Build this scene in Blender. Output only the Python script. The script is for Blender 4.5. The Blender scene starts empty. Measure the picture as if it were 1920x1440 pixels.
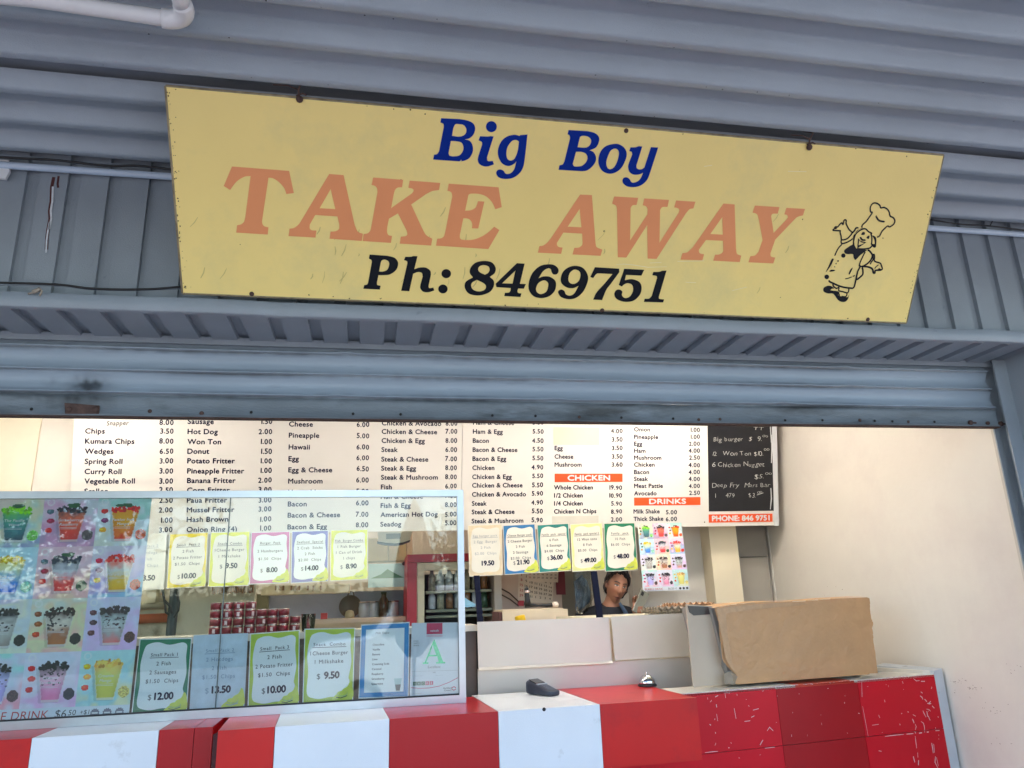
import bpy, bmesh, math, random
import numpy as np
from mathutils import Vector, Matrix, noise as mnoise
from mathutils.geometry import tessellate_polygon

# ------------------------------------------------------------------ camera
scene = bpy.context.scene
CAM = Vector((0, 0, 1.55))
FPX, CX, CY = 1396.0, 960.0, 720.0          # focal length and centre, in photo pixels (1920 wide)
XC = Vector((.9824, .0209, .1856)); ZC = Vector((-.0324, -.9596, .2796))
XC.normalize(); ZC = (ZC - XC * ZC.dot(XC)).normalized(); YC = ZC.cross(XC)
cam_d = bpy.data.cameras.new('camera'); cam = bpy.data.objects.new('camera', cam_d)
scene.collection.objects.link(cam); scene.camera = cam
right = Vector((XC.x, YC.x, ZC.x)); up = -Vector((XC.y, YC.y, ZC.y)); back = -Vector((XC.z, YC.z, ZC.z))
m = Matrix((right, up, back)).transposed().to_4x4(); m.translation = CAM
cam.matrix_world = m
cam_d.sensor_width = 36.0; cam_d.lens = 36.0 * FPX / 1920.0
cam_d.clip_start = 0.05; cam_d.clip_end = 2000
scene.render.resolution_x = 1024; scene.render.resolution_y = 768

# ------------------------------------------------------------------ world, sun, exposure
w = bpy.data.worlds.new('World'); scene.world = w; w.use_nodes = True
nt = w.node_tree; bg = nt.nodes['Background']
sky = nt.nodes.new('ShaderNodeTexSky'); sky.sky_type = 'NISHITA'; sky.sun_disc = False
SUN_EL, SUN_AZ = math.radians(64), math.radians(22)     # azimuth measured clockwise from +Y
sky.sun_elevation = SUN_EL; sky.sun_rotation = SUN_AZ
sky.air_density = 1.0; sky.dust_density = 1.0; sky.ozone_density = 1.0
nt.links.new(sky.outputs[0], bg.inputs[0]); bg.inputs[1].default_value = 0.15
sd = bpy.data.lights.new('sun', 'SUN'); sd.energy = 3.0; sd.angle = math.radians(.53); sd.color = (1, .95, .88)
so = bpy.data.objects.new('sun', sd); scene.collection.objects.link(so)
sdir = Vector((math.sin(SUN_AZ) * math.cos(SUN_EL), math.cos(SUN_AZ) * math.cos(SUN_EL), math.sin(SUN_EL)))
so.rotation_euler = sdir.to_track_quat('Z', 'Y').to_euler(); so.location = (0, -10, 12)
scene.view_settings.view_transform = 'Standard'; scene.view_settings.look = 'None'
scene.view_settings.exposure = 2.6; scene.view_settings.gamma = 1.0
LAMP = 7.7
cy = scene.cycles
cy.max_bounces = 10; cy.diffuse_bounces = 5; cy.glossy_bounces = 4; cy.transparent_max_bounces = 16
cy.transmission_bounces = 6

# ------------------------------------------------------------------ helpers: rays
def ray(px, py):
    v = Vector(((px - CX) / FPX, (py - CY) / FPX, 1))
    return Vector((v.dot(XC), v.dot(YC), v.dot(ZC)))
def onY(px, py, Y): d = ray(px, py); return CAM + d * ((Y - CAM.y) / d.y)
def onX(px, py, X): d = ray(px, py); return CAM + d * ((X - CAM.x) / d.x)
def onZ(px, py, Z): d = ray(px, py); return CAM + d * ((Z - CAM.z) / d.z)

class Frame:
    """a flat face in the world: origin, unit u (right), unit v (up), n towards the street"""
    def __init__(s, O, U, V):
        s.O = Vector(O); s.U = Vector(U).normalized(); V = Vector(V)
        s.V = (V - s.U * V.dot(s.U)).normalized(); s.N = s.U.cross(s.V)
    def px(s, x, y):
        d = ray(x, y); t = (s.O - CAM).dot(s.N) / d.dot(s.N); q = CAM + d * t - s.O
        return (q.dot(s.U), q.dot(s.V))
    def pt(s, u, v, off=0): return s.O + s.U * u + s.V * v + s.N * off

# ------------------------------------------------------------------ materials
MATS = {}
def srgb(r, g, b):
    f = lambda c: (c / 255 / 12.92) if c / 255 <= .04045 else ((c / 255 + .055) / 1.055) ** 2.4
    return (f(r), f(g), f(b))
def mat(name, col, rough=.5, metal=0, var=.12, vscale=6, bump=.0, bscale=60, spec=.5, dirt=None, dscale=3, dlo=.55, dhi=.75, stretch=None, emit=None, estr=0, coat=0, trans=0):
    if name in MATS: return MATS[name]
    m = bpy.data.materials.new(name); m.use_nodes = True; MATS[name] = m
    n = m.node_tree.nodes; l = m.node_tree.links; b = n['Principled BSDF']
    b.inputs['Roughness'].default_value = rough; b.inputs['Metallic'].default_value = metal
    b.inputs['Specular IOR Level'].default_value = spec
    b.inputs['Coat Weight'].default_value = coat
    b.inputs['Transmission Weight'].default_value = trans
    tc = n.new('ShaderNodeTexCoord'); mp = n.new('ShaderNodeMapping'); l.new(tc.outputs['Object'], mp.inputs[0])
    if stretch: mp.inputs['Scale'].default_value = stretch
    nz = n.new('ShaderNodeTexNoise'); nz.inputs['Scale'].default_value = vscale; nz.inputs['Detail'].default_value = 6
    l.new(mp.outputs[0], nz.inputs['Vector'])
    mr = n.new('ShaderNodeMapRange'); mr.inputs['From Min'].default_value = .3; mr.inputs['From Max'].default_value = .7
    mr.inputs['To Min'].default_value = 1 - var; mr.inputs['To Max'].default_value = 1 + var * .6
    l.new(nz.outputs[0], mr.inputs[0])
    hs = n.new('ShaderNodeHueSaturation'); hs.inputs['Color'].default_value = (*col, 1); l.new(mr.outputs[0], hs.inputs['Value'])
    out = hs.outputs[0]
    if dirt:
        nd = n.new('ShaderNodeTexNoise'); nd.inputs['Scale'].default_value = dscale; nd.inputs['Detail'].default_value = 9; nd.inputs['Roughness'].default_value = .65
        l.new(mp.outputs[0], nd.inputs['Vector'])
        mr2 = n.new('ShaderNodeMapRange'); mr2.inputs['From Min'].default_value = dlo; mr2.inputs['From Max'].default_value = dhi
        l.new(nd.outputs[0], mr2.inputs[0])
        mx = n.new('ShaderNodeMix'); mx.data_type = 'RGBA'; l.new(mr2.outputs[0], mx.inputs[0]); l.new(out, mx.inputs[6]); mx.inputs[7].default_value = (*dirt, 1)
        out = mx.outputs[2]
    l.new(out, b.inputs['Base Color'])
    if bump:
        nb = n.new('ShaderNodeTexNoise'); nb.inputs['Scale'].default_value = bscale; nb.inputs['Detail'].default_value = 5
        l.new(mp.outputs[0], nb.inputs['Vector'])
        bp = n.new('ShaderNodeBump'); bp.inputs['Strength'].default_value = bump; bp.inputs['Distance'].default_value = .004
        l.new(nb.outputs[0], bp.inputs['Height']); l.new(bp.outputs[0], b.inputs['Normal'])
    if emit: b.inputs['Emission Color'].default_value = (*emit, 1); b.inputs['Emission Strength'].default_value = estr
    return m
def print_mat(name, rough=.35):
    if name in MATS: return MATS[name]
    m = bpy.data.materials.new(name); m.use_nodes = True; MATS[name] = m
    n = m.node_tree.nodes; l = m.node_tree.links; b = n['Principled BSDF']; b.inputs['Roughness'].default_value = rough
    a = n.new('ShaderNodeVertexColor'); a.layer_name = 'ink'; l.new(a.outputs[0], b.inputs['Base Color'])
    return m
def glass_mat(name, tint=(.93, .97, .96), refl=1.0, ior=1.5):
    m = bpy.data.materials.new(name); m.use_nodes = True; MATS[name] = m
    n = m.node_tree.nodes; l = m.node_tree.links; n.remove(n['Principled BSDF'])
    t = n.new('ShaderNodeBsdfTransparent'); t.inputs[0].default_value = (*tint, 1)
    g = n.new('ShaderNodeBsdfGlossy'); g.inputs['Roughness'].default_value = .015; g.inputs[0].default_value = (refl, refl, refl, 1)
    f = n.new('ShaderNodeFresnel'); f.inputs[0].default_value = ior
    mx = n.new('ShaderNodeMixShader'); l.new(f.outputs[0], mx.inputs[0]); l.new(t.outputs[0], mx.inputs[1]); l.new(g.outputs[0], mx.inputs[2])
    l.new(mx.outputs[0], n['Material Output'].inputs[0]); return m

# ------------------------------------------------------------------ helpers: text
_font = {}
_tc = bpy.data.curves.new('t', 'FONT'); _to = bpy.data.objects.new('t', _tc); scene.collection.objects.link(_to)
def glyphs(s, bold=0.0, spacing=1.0):
    k = (s, bold, spacing)
    if k in _font: return _font[k]
    _tc.body = s; _tc.size = 1; _tc.offset = bold; _tc.resolution_u = 3; _tc.dimensions = '2D'; _tc.fill_mode = 'BOTH'; _tc.space_character = spacing
    bpy.context.view_layer.update()
    me = bpy.data.meshes.new_from_object(_to.evaluated_get(bpy.context.evaluated_depsgraph_get()))
    vs = np.array([tuple(v.co)[:2] for v in me.vertices]) if len(me.vertices) else np.zeros((0, 2))
    fs = [tuple(p.vertices) for p in me.polygons]
    bpy.data.meshes.remove(me); _font[k] = (vs, fs); return _font[k]
CAPH = glyphs('H')[0][:, 1].max()

def hermite(pts, n=5):
    out = []; N = len(pts)
    for i in range(N):
        a = pts[i]; b = pts[(i + 1) % N]; p = pts[i - 1]; q = pts[(i + 2) % N]
        A = np.array(a[:2], float); B = np.array(b[:2], float)
        sa = len(a) > 2; sb = len(b) > 2
        if not sa and not sb: out.append(A); continue
        d = B - A
        ta = (B - np.array(p[:2])) / 2 if sa else d
        tb = (np.array(q[:2]) - A) / 2 if sb else d
        L = np.linalg.norm(d)
        for t_, o in ((ta, 0), (tb, 1)):
            pass
        la = np.linalg.norm(ta); lb = np.linalg.norm(tb)
        if la > L * 1.2: ta = ta * (L * 1.2 / la)
        if lb > L * 1.2: tb = tb * (L * 1.2 / lb)
        for k in range(n):
            t = k / n; t2 = t * t; t3 = t2 * t
            out.append((2*t3-3*t2+1)*A + (t3-2*t2+t)*ta + (-2*t3+3*t2)*B + (t3-t2)*tb)
    return out
def ell(cx, cy, rx, ry, n=24): return [(cx + rx*math.cos(2*math.pi*i/n), cy + ry*math.sin(2*math.pi*i/n)) for i in range(n)]

# ------------------------------------------------------------------ helpers: meshes
class MB:
    def __init__(s): s.v = []; s.f = []; s.m = []; s.cur = 0; s.sm = []; s.smooth = False
    def use(s, i): s.cur = i; return s
    def add(s, vs, fs, mi=None):
        b = len(s.v); s.v.extend([tuple(x) for x in vs])
        for f in fs: s.f.append(tuple(b + i for i in f)); s.m.append(s.cur if mi is None else mi); s.sm.append(s.smooth)
        return s
    def box(s, x0, x1, y0, y1, z0, z1):
        vs = [(x, y, z) for x in (x0, x1) for y in (y0, y1) for z in (z0, z1)]
        return s.add(vs, [(0,1,3,2), (4,6,7,5), (0,4,5,1), (2,3,7,6), (0,2,6,4), (1,5,7,3)])
    def slab(s, quad, n, th):
        """quad of 4 points (counter-clockwise seen from +n), thickened away from n"""
        q = [Vector(p) for p in quad]; n = Vector(n).normalized(); r = [p - n * th for p in q]
        vs = q + r; k = len(q)
        return s.add(vs, [tuple(range(k)), tuple(range(2*k-1, k-1, -1))] + [(i, k + i, k + (i+1) % k, (i+1) % k) for i in range(k)])
    def wallbox(s, p0, p1, depth, z0, z1):
        """front face from plan point p0 to p1 (left to right seen from the street), going back by depth"""
        a = Vector((p0[0], p0[1])); b = Vector((p1[0], p1[1])); d = (b - a).normalized(); nb = Vector((-d.y, d.x)) * depth
        P = [a, b, b + nb, a + nb]
        vs = [(p.x, p.y, z0) for p in P] + [(p.x, p.y, z1) for p in P]
        return s.add(vs, [(0,1,5,4), (1,2,6,5), (2,3,7,6), (3,0,4,7), (4,5,6,7), (3,2,1,0)])
    def poly(s, fr, pts, holes=(), off=0):
        loops = [[Vector((p[0], p[1], 0)) for p in pts]] + [[Vector((p[0], p[1], 0)) for p in h] for h in holes]
        tr = tessellate_polygon(loops); allp = [p for L in loops for p in L]
        fs = []
        for t in tr:
            a, b, c = (allp[i] for i in t)
            fs.append(t if (b - a).cross(c - a).z > 0 else (t[0], t[2], t[1]))
        return s.add([fr.pt(p.x, p.y, off) for p in allp], fs)
    def stroke(s, fr, pts, wd, off=0, taper=False):
        P = [np.array(p[:2], float) for p in pts]; n = len(P); L = []; R = []
        for i in range(n):
            a = P[max(i-1, 0)]; b = P[min(i+1, n-1)]; d = b - a; d = d / (np.linalg.norm(d) + 1e-9); nn = np.array((-d[1], d[0]))
            ww = wd / 2 * (math.sin(math.pi * (i + .35) / (n - .3)) ** .6 if taper else 1)
            L.append(P[i] + nn * ww); R.append(P[i] - nn * ww)
        vs = [fr.pt(*p, off) for p in L] + [fr.pt(*p, off) for p in R]
        return s.add(vs, [(n+i, n+i+1, i+1, i) for i in range(n-1)])
    def tube(s, path, r, seg=10, closed=False, cap=True):
        P = [Vector(p) for p in path]; n = len(P); rs = r if isinstance(r, (list, tuple)) else [r] * n
        vs = []; prev = None
        for i in range(n):
            t = (P[min(i+1, n-1)] - P[max(i-1, 0)]).normalized()
            if prev is None: prev = t.orthogonal().normalized()
            u = (prev - t * prev.dot(t)).normalized(); prev = u; w_ = t.cross(u)
            for k in range(seg):
                a = 2*math.pi*k/seg; vs.append(P[i] + (u*math.cos(a) + w_*math.sin(a)) * rs[i])
        fs = [(i*seg+k, i*seg+(k+1) % seg, (i+1)*seg+(k+1) % seg, (i+1)*seg+k) for i in range(n-1) for k in range(seg)]
        if cap: fs += [tuple(range(seg-1, -1, -1)), tuple((n-1)*seg+k for k in range(seg))]
        sm = s.smooth; s.smooth = True; s.add(vs, fs); s.smooth = sm; return s
    def lathe(s, c, prof, seg=20, axis=None, smooth=True):
        """prof: list of (radius, height) about c, axis up by default"""
        c = Vector(c); ax = Vector(axis or (0, 0, 1)).normalized(); u = ax.orthogonal().normalized(); w_ = ax.cross(u); vs = []
        for r, h in prof:
            for k in range(seg):
                a = 2*math.pi*k/seg; vs.append(c + ax*h + (u*math.cos(a) + w_*math.sin(a))*r)
        n = len(prof)
        fs = [(i*seg+k, i*seg+(k+1) % seg, (i+1)*seg+(k+1) % seg, (i+1)*seg+k) for i in range(n-1) for k in range(seg)]
        fs += [tuple(range(seg-1, -1, -1)), tuple((n-1)*seg+k for k in range(seg))]
        sm = s.smooth; s.smooth = smooth; s.add(vs, fs); s.smooth = sm; return s
    def extr(s, prof, x0, x1, nx=1, dev=None):
        """profile of (y, z) points drawn out along X"""
        vs = []; n = len(prof)
        for j in range(nx+1):
            x = x0 + (x1 - x0)*j/nx
            for (y, z) in prof:
                d = dev(x, y, z) if dev else 0
                vs.append((x, y, z + d))
        fs = [(j*n+i, j*n+i+1, (j+1)*n+i+1, (j+1)*n+i) for j in range(nx) for i in range(n-1)]
        sm = s.smooth; s.smooth = True; s.add(vs, fs); s.smooth = sm; return s
    def text(s, fr, st, u, v, cap, width=None, align='l', bold=.0, shear=0, xs=1.0, off=.001, rot=0, spacing=1.0):
        if bold > 0:      # thicken by overlaying shifted copies, each a hair above the last
            b = bold * cap / CAPH * .9
            for i, (da, db) in enumerate(((-b, 0), (b, 0), (0, b), (0, -b))):
                s.text(fr, st, u + da, v + db, cap, width, align, 0, shear, xs, off + i * .00012, rot, spacing)
            return s
        vs, fs = glyphs(st, bold, spacing)
        if not len(vs): return s
        k = cap / CAPH; x = vs[:, 0].copy(); y = vs[:, 1] * k
        x0, x1 = x.min(), x.max(); kx = (width / (x1 - x0)) if width else k * xs
        x = (x - x0) * kx; W = (x1 - x0) * kx
        if align == 'r': x = x - W
        elif align == 'c': x = x - W/2
        x = x + y * shear
        c, sn = math.cos(rot), math.sin(rot); X = x*c - y*sn; Y = x*sn + y*c
        return s.add([fr.pt(u + a, v + b, off) for a, b in zip(X, Y)], fs)
    def build(s, name, mats, parent=None, loc=None):
        me = bpy.data.meshes.new(name); vs = s.v
        o = bpy.data.objects.new(name, me); scene.collection.objects.link(o)
        if parent is not None:
            o.parent = parent; L = parent.matrix_world.translation if False else Vector(parent['_loc'])
            vs = [(a - L.x, b - L.y, c - L.z) for a, b, c in vs]
        else:
            L = Vector(loc) if loc is not None else Vector(np.mean(np.array(vs), axis=0))
            o.location = L; o['_loc'] = tuple(L); vs = [(a - L.x, b - L.y, c - L.z) for a, b, c in vs]
        if parent is not None: o['_loc'] = parent['_loc']
        me.from_pydata(vs, [], s.f)
        if not isinstance(mats, (list, tuple)): mats = [mats]
        for mm in mats: me.materials.append(mm)
        me.polygons.foreach_set('material_index', s.m); me.polygons.foreach_set('use_smooth', s.sm)
        me.update(); return o
def tag(o, label=None, cat=None, group=None, kind=None):
    if label: o['label'] = label
    if cat: o['category'] = cat
    if group: o['group'] = group
    if kind: o['kind'] = kind
    return o
def empty(name, loc, label=None, cat=None, group=None, kind=None):
    o = bpy.data.objects.new(name, None); scene.collection.objects.link(o); o.location = loc; o['_loc'] = tuple(loc)
    o.empty_display_size = .05
    return tag(o, label, cat, group, kind)
def dup(root, delta, label=None, group=None):
    r = root.copy(); scene.collection.objects.link(r); r.location = Vector(root.location) + Vector(delta)
    if label: r['label'] = label
    if group: r['group'] = group
    for ch in list(root.children):
        c = ch.copy(); scene.collection.objects.link(c); c.parent = r
        for g in ch.children:
            d = g.copy(); scene.collection.objects.link(d); d.parent = c
    return r
def smooth_poly(pts, step=.003, win=3):
    """resample a polyline densely and round its corners"""
    out = []
    for (a, b) in zip(pts[:-1], pts[1:]):
        d = math.hypot(b[0]-a[0], b[1]-a[1]); n = max(1, int(d/step))
        for k in range(n): out.append((a[0]+(b[0]-a[0])*k/n, a[1]+(b[1]-a[1])*k/n))
    out.append(pts[-1]); A = np.array(out); B = A.copy()
    for i in range(win, len(A)-win): B[i] = A[i-win:i+win+1].mean(axis=0)
    return [tuple(p) for p in B]
random.seed(7)
# ------------------------------------------------------------------ materials used all over
BLUE = mat('blue_grey_paint', srgb(140, 150, 160), rough=.38, var=.10, vscale=3, bump=.35, bscale=220, dirt=srgb(70, 78, 88), dscale=9, dlo=.66, dhi=.9)
BLUE2 = mat('canopy_paint', srgb(155, 168, 180), rough=.33, var=.10, vscale=2.2, bump=.5, bscale=260, dirt=srgb(84, 86, 92), dscale=38, dlo=.68, dhi=.85)
SHUT = mat('shutter_paint', srgb(142, 158, 180), rough=.36, var=.12, vscale=5, bump=.25, bscale=90, dirt=srgb(70, 82, 95), dscale=5, dlo=.58, dhi=.8, stretch=(.35, 1, 3))
RAILM = mat('worn_rail', srgb(112, 122, 130), rough=.5, var=.25, vscale=7, bump=.5, bscale=120, dirt=srgb(62, 66, 68), dscale=4, dlo=.5, dhi=.68, stretch=(.4, 1, 1.5))
CREAM = mat('cream_wall', srgb(226, 219, 209), rough=.55, var=.04, vscale=2.5, bump=.3, bscale=26, dirt=srgb(210, 199, 192), dscale=1.2, dlo=.45, dhi=.8)
CREAMK = mat('kitchen_wall', srgb(214, 204, 176), rough=.6, var=.12, vscale=3, bump=.3, bscale=30, dirt=srgb(120, 105, 80), dscale=5, dlo=.55, dhi=.8)
YEL = mat('sign_yellow', srgb(242, 219, 138), rough=.5, var=.04, vscale=2.5, bump=.12, bscale=90, dirt=srgb(214, 202, 140), dscale=2.6, dlo=.5, dhi=.85)
SALM = mat('salmon_vinyl', srgb(228, 148, 96), rough=.45, var=.04)
NAVY = mat('blue_vinyl', srgb(0, 42, 140), rough=.5, spec=.08, var=.05)
BLK = mat('black_vinyl', srgb(4, 12, 24), rough=.4, spec=.25, var=.05)
BLACK = mat('black', (.012, .012, .014), rough=.45, var=.2)
WHITEP = mat('white_plastic', srgb(215, 218, 222), rough=.35, var=.05, bump=.1, dirt=srgb(130, 120, 108), dscale=20, dlo=.68, dhi=.8)
ALU = mat('aluminium', (.50, .52, .54), rough=.33, metal=1, var=.05, vscale=20)
RED = mat('red_laminate', srgb(204, 28, 26), rough=.3, var=.07, vscale=2, bump=.08, bscale=300, spec=.35, dirt=srgb(160, 26, 34), dscale=2.3, dlo=.5, dhi=.8)
RED2 = mat('dark_red_laminate', srgb(178, 20, 28), rough=.3, var=.06, vscale=2, bump=.1, bscale=200, spec=.35)
CRIM = mat('crimson_laminate', srgb(204, 4, 30), rough=.34, var=.08, vscale=2, spec=.3)
WHT = mat('white_laminate', srgb(228, 230, 232), rough=.28, var=.04, vscale=3, bump=.2, bscale=300, spec=.4, dirt=srgb(190, 188, 184), dscale=7, dlo=.62, dhi=.8)
RUST = mat('rust', srgb(78, 58, 52), rough=.8, var=.4, vscale=40, bump=.6, bscale=100)
MENUW = mat('menu_white', srgb(226, 222, 216), rough=.4, var=.03, vscale=2)
INK = mat('navy_ink', srgb(12, 12, 52), rough=.5, var=.1, spec=.2)
ORNG = mat('orange_banner', srgb(238, 84, 26), rough=.4, var=.03)
STEEL = mat('brushed_steel', (.58, .57, .55), rough=.42, metal=.85, var=.08, vscale=4, bump=.1, bscale=200, stretch=(1, 1, .15))
GREYP = mat('grey_panel', srgb(216, 206, 192), rough=.42, var=.05, vscale=2.5)
CARD = mat('brown_paper', srgb(198, 152, 104), rough=.5, var=.07, vscale=9, bump=1.0, bscale=34, dirt=srgb(190, 148, 104), dscale=3, dlo=.45, dhi=.9)
GLASS = glass_mat('pane_glass', refl=.72)
TILE = mat('grey_tile', srgb(150, 148, 142), rough=.5, var=.1)

# ------------------------------------------------------------------ setting: ground, street
def sheet(name, x0, x1, y0, y1, z, mt):
    o = MB().add([(x0,y0,z),(x1,y0,z),(x1,y1,z),(x0,y1,z)], [(0,1,2,3)]).build(name, mt); return tag(o, kind='structure')
sheet('ground', -300, 300, -300, 60, -.16, mat('earth', srgb(150, 148, 138), rough=.9, var=.3, vscale=1))
sheet('road', -200, 200, -18.3, -3.2, -.13, mat('asphalt', (.15, .15, .152), rough=.85, var=.2, vscale=8, bump=.4))
b = MB().box(-60, 60, -3.2, 3.28, -.15, 0); tag(b.build('footpath', mat('paving', srgb(152, 138, 130), rough=.8, var=.12, vscale=4, bump=.3, dirt=srgb(104, 94, 88), dscale=3)), kind='structure')
b = MB().box(-60, 60, -3.35, -3.2, -.15, .002); tag(b.build('kerb', mat('concrete', srgb(165, 162, 155), rough=.85, var=.15)), kind='structure')
b = MB().box(-4.3, 3.2, 3.281, 7.4, -.15, 0.004); tag(b.build('shop_floor', TILE), kind='structure')

# ------------------------------------------------------------------ canopy of ribbed steel sheets
ZC0 = CAM.z + 1.77; PITCH = .185; YE0 = 2.323
def canopy_prof(y_from, y_to, dz=0):
    pts = []; k = math.floor((y_from - YE0) / PITCH) - 1
    y = YE0 + k * PITCH
    while y < y_to + PITCH:
        pts += [(y + .148, ZC0 + dz), (y + .185 - .002, ZC0 + dz), (y + .185 + .012, ZC0 + .060 + dz), (y + .185 + .118, ZC0 + .060 + dz)]
        y += PITCH
    pts = [p for p in pts if y_from <= p[0] <= y_to]
    return smooth_poly(pts, .004, 2)
canopy = empty('canopy', (0, 0, ZC0), 'blue grey ribbed steel canopy roof over the footpath above the yellow sign', 'canopy')
bend = lambda x, y, z: .002 * math.sin(x * 1.9 + y * 2) + .0012 * math.sin(x * 5.1 + y)
MB().extr(canopy_prof(-.2, 2.42), -6, 6.5, 40, bend).build('front_sheet', BLUE2, canopy)
MB().extr(canopy_prof(2.40, 3.2, -.004), -6, 6.5, 40, bend).build('rear_sheet', BLUE2, canopy)
mb = MB(); rr = random.Random(31)
for i in range(70):
    kk = rr.randrange(4); y = YE0 + (kk - 2) * PITCH - rr.uniform(.004, .032); x = rr.uniform(-1.9, 3.4); r = rr.uniform(.001, .0028); cf = Frame((x, y, ZC0 - .0035 + bend(x, y, 0)), (1, 0, 0), (0, -1, 0)); mb.poly(cf, [(r*rr.uniform(.6, 1.6)*math.cos(a*1.047), r*rr.uniform(.6, 1.6)*math.sin(a*1.047)) for a in range(6)], (), 0)
mb.build('grime_specks', mat('dark_speck', srgb(48, 46, 48), rough=.9), canopy)
MB().box(-6, 6.5, -.26, -.2, ZC0 - .08, ZC0 + .2).build('fascia_board', BLUE, canopy)
MB().box(-6, 6.5, -.2, 3.2, ZC0 + .08, ZC0 + .10).build('roof_deck', BLUE, canopy)

# ------------------------------------------------------------------ shop front above the opening
ZS = CAM.z + .349 * 3.1; YL = 2.785; YP = 2.93; YSH = 3.10; RP = .165
front = empty('shop_fascia', (0, YL, ZS), 'blue grey ribbed metal panel and soffit box above the roller shutter, behind the sign', 'fascia')
def rib_profile(x_phase, x0, x1, depth, RP=.150):
    pts = []; k = math.floor((x0 - x_phase) / RP); x = x_phase + k * RP
    while x < x1:
        pts += [(x, 0), (x + .001, depth), (x + .047, depth), (x + .050, 0)]; x += RP
    return pts
xph = onY(195, 406, YP).x
prof = rib_profile(xph, -4.2, 6.3, .019, .152); n = len(prof)
mb = MB(); mb.add([(x, YP + d, ZS + .04) for x, d in prof] + [(x, YP + d, ZC0 + .05) for x, d in prof], [(i, i+1, n+i+1, n+i) for i in range(n-1)])
mb.build('ribbed_panel', BLUE, front)
xph2 = onZ(338, 577, ZS).x
prof = rib_profile(xph2, -4.2, 3.15, .021); n = len(prof)
mb = MB(); mb.add([(x, YL + .018, ZS + d) for x, d in prof] + [(x, YSH + .02, ZS + d) for x, d in prof], [(i, n+i, n+i+1, i+1) for i in range(n-1)])
mb.build('soffit', BLUE, front)
mb = MB(); mb.extr([(YP, ZS + .058), (YL + .004, ZS + .058), (YL, ZS + .054), (YL, ZS + .002), (YL + .003, ZS - .001), (YL + .03, ZS - .001)], -4.2, 6.3, 60, lambda x, y, z: .0015 * math.sin(x * 7) + .001 * math.sin(x * 23))
mb.build('ledge', BLUE, front)
MB().box(-4.2, 3.10, YSH - .012, YSH - .004, ZS - .022, ZS + .01).build('head_strip', BLUE, front)
MB().box(-4.2, 6.3, YP + .035, 3.2, ZS + .035, ZC0 + .1).build('wall_above', CREAM, front)
tag(MB().box(-14, 14, 3.21, 14, ZC0 + .12, 7.4).build('building', CREAM), 'unseen upper storey, added for its shade, of the shop building above the canopy', 'building')  # unseen storey, added so the shop front lies in its shade

# nail clips and paint cracks on the fascia
mb = MB(); fp = Frame((0, YP - .0015, ZS), (1, 0, 0), (0, 0, 1))
crk = [(101,332),(97,350),(96,378),(93,395),(94,410),(90,430),(88,445),(87,468)]
mb.use(0).stroke(fp, [fp.px(*p) for p in crk], .012, taper=False)
mb.use(1).stroke(fp, [fp.px(x + 2.2, y) for x, y in crk[1:6]], .007, .001)
mb.use(1).stroke(fp, [fp.px(x - .5, y + 6) for x, y in crk[4:]], .006, .001)
mb.use(0).stroke(fp, [fp.px(110, 330), fp.px(108, 345), fp.px(109, 352)], .008)
mb.build('paint_crack', [mat('crack_dark', srgb(80, 40, 40), var=.3, vscale=60), mat('bare_white', srgb(205, 212, 220), var=.2, vscale=50)], front)

# ------------------------------------------------------------------ roller shutter, pulled most of the way up
shut = empty('roller_shutter', (0, YSH, CAM.z + .75), 'blue painted roller shutter with curved slats, pulled up above the counter', 'shutter')
xL = -4.2; xR = 3.065; SP = .0940; zrail = CAM.z + .841
def slat_prof(z1):
    P = []
    for k in range(25):
        t = k / 24 ; P.append((YSH + .018 * math.sin(math.pi * t) ** .9 - .002, z1 - t * SP * .86))
    zb = z1 - SP * .86
    P += [(YSH + .008, zb + .003), (YSH + .006, zb + .002), (YSH - .008, zb + .0005), (YSH - .0125, zb - .0008), (YSH - .0145, zb - .0058), (YSH - .010, zb - .0068), (YSH + .016, zb - .0072), (YSH + .016, z1 - SP)]
    return P
GRM = mat('shutter_grimed', srgb(146, 160, 174), rough=.36, var=.10, vscale=5, bump=.25, bscale=90, dirt=srgb(90, 100, 112), dscale=5, dlo=.6, dhi=.85, stretch=(.35, 1, 3))
_n = GRM.node_tree; _a = _n.nodes.new('ShaderNodeVertexColor'); _a.layer_name = 'grime'; _m = _n.nodes.new('ShaderNodeMix'); _m.data_type = 'RGBA'; _m.blend_type = 'MULTIPLY'; _m.inputs[0].default_value = 1
_l = _n.nodes['Principled BSDF'].inputs['Base Color'].links[0]; _src = _l.from_socket; _n.links.new(_src, _m.inputs[6]); _n.links.new(_a.outputs[0], _m.inputs[7]); _n.links.new(_m.outputs[2], _n.nodes['Principled BSDF'].inputs['Base Color'])
soot = [(onY(165, 722, YSH), .062, .034, 1.15), (onY(150, 749, YSH), .15, .016, .9), (onY(95, 716, YSH), .03, .02, .25), (onY(1880, 700, YSH), .08, .05, .6), (onY(1888, 745, YSH), .05, .06, .5), (onY(1905, 780, YSH), .05, .05, .5)]
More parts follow.
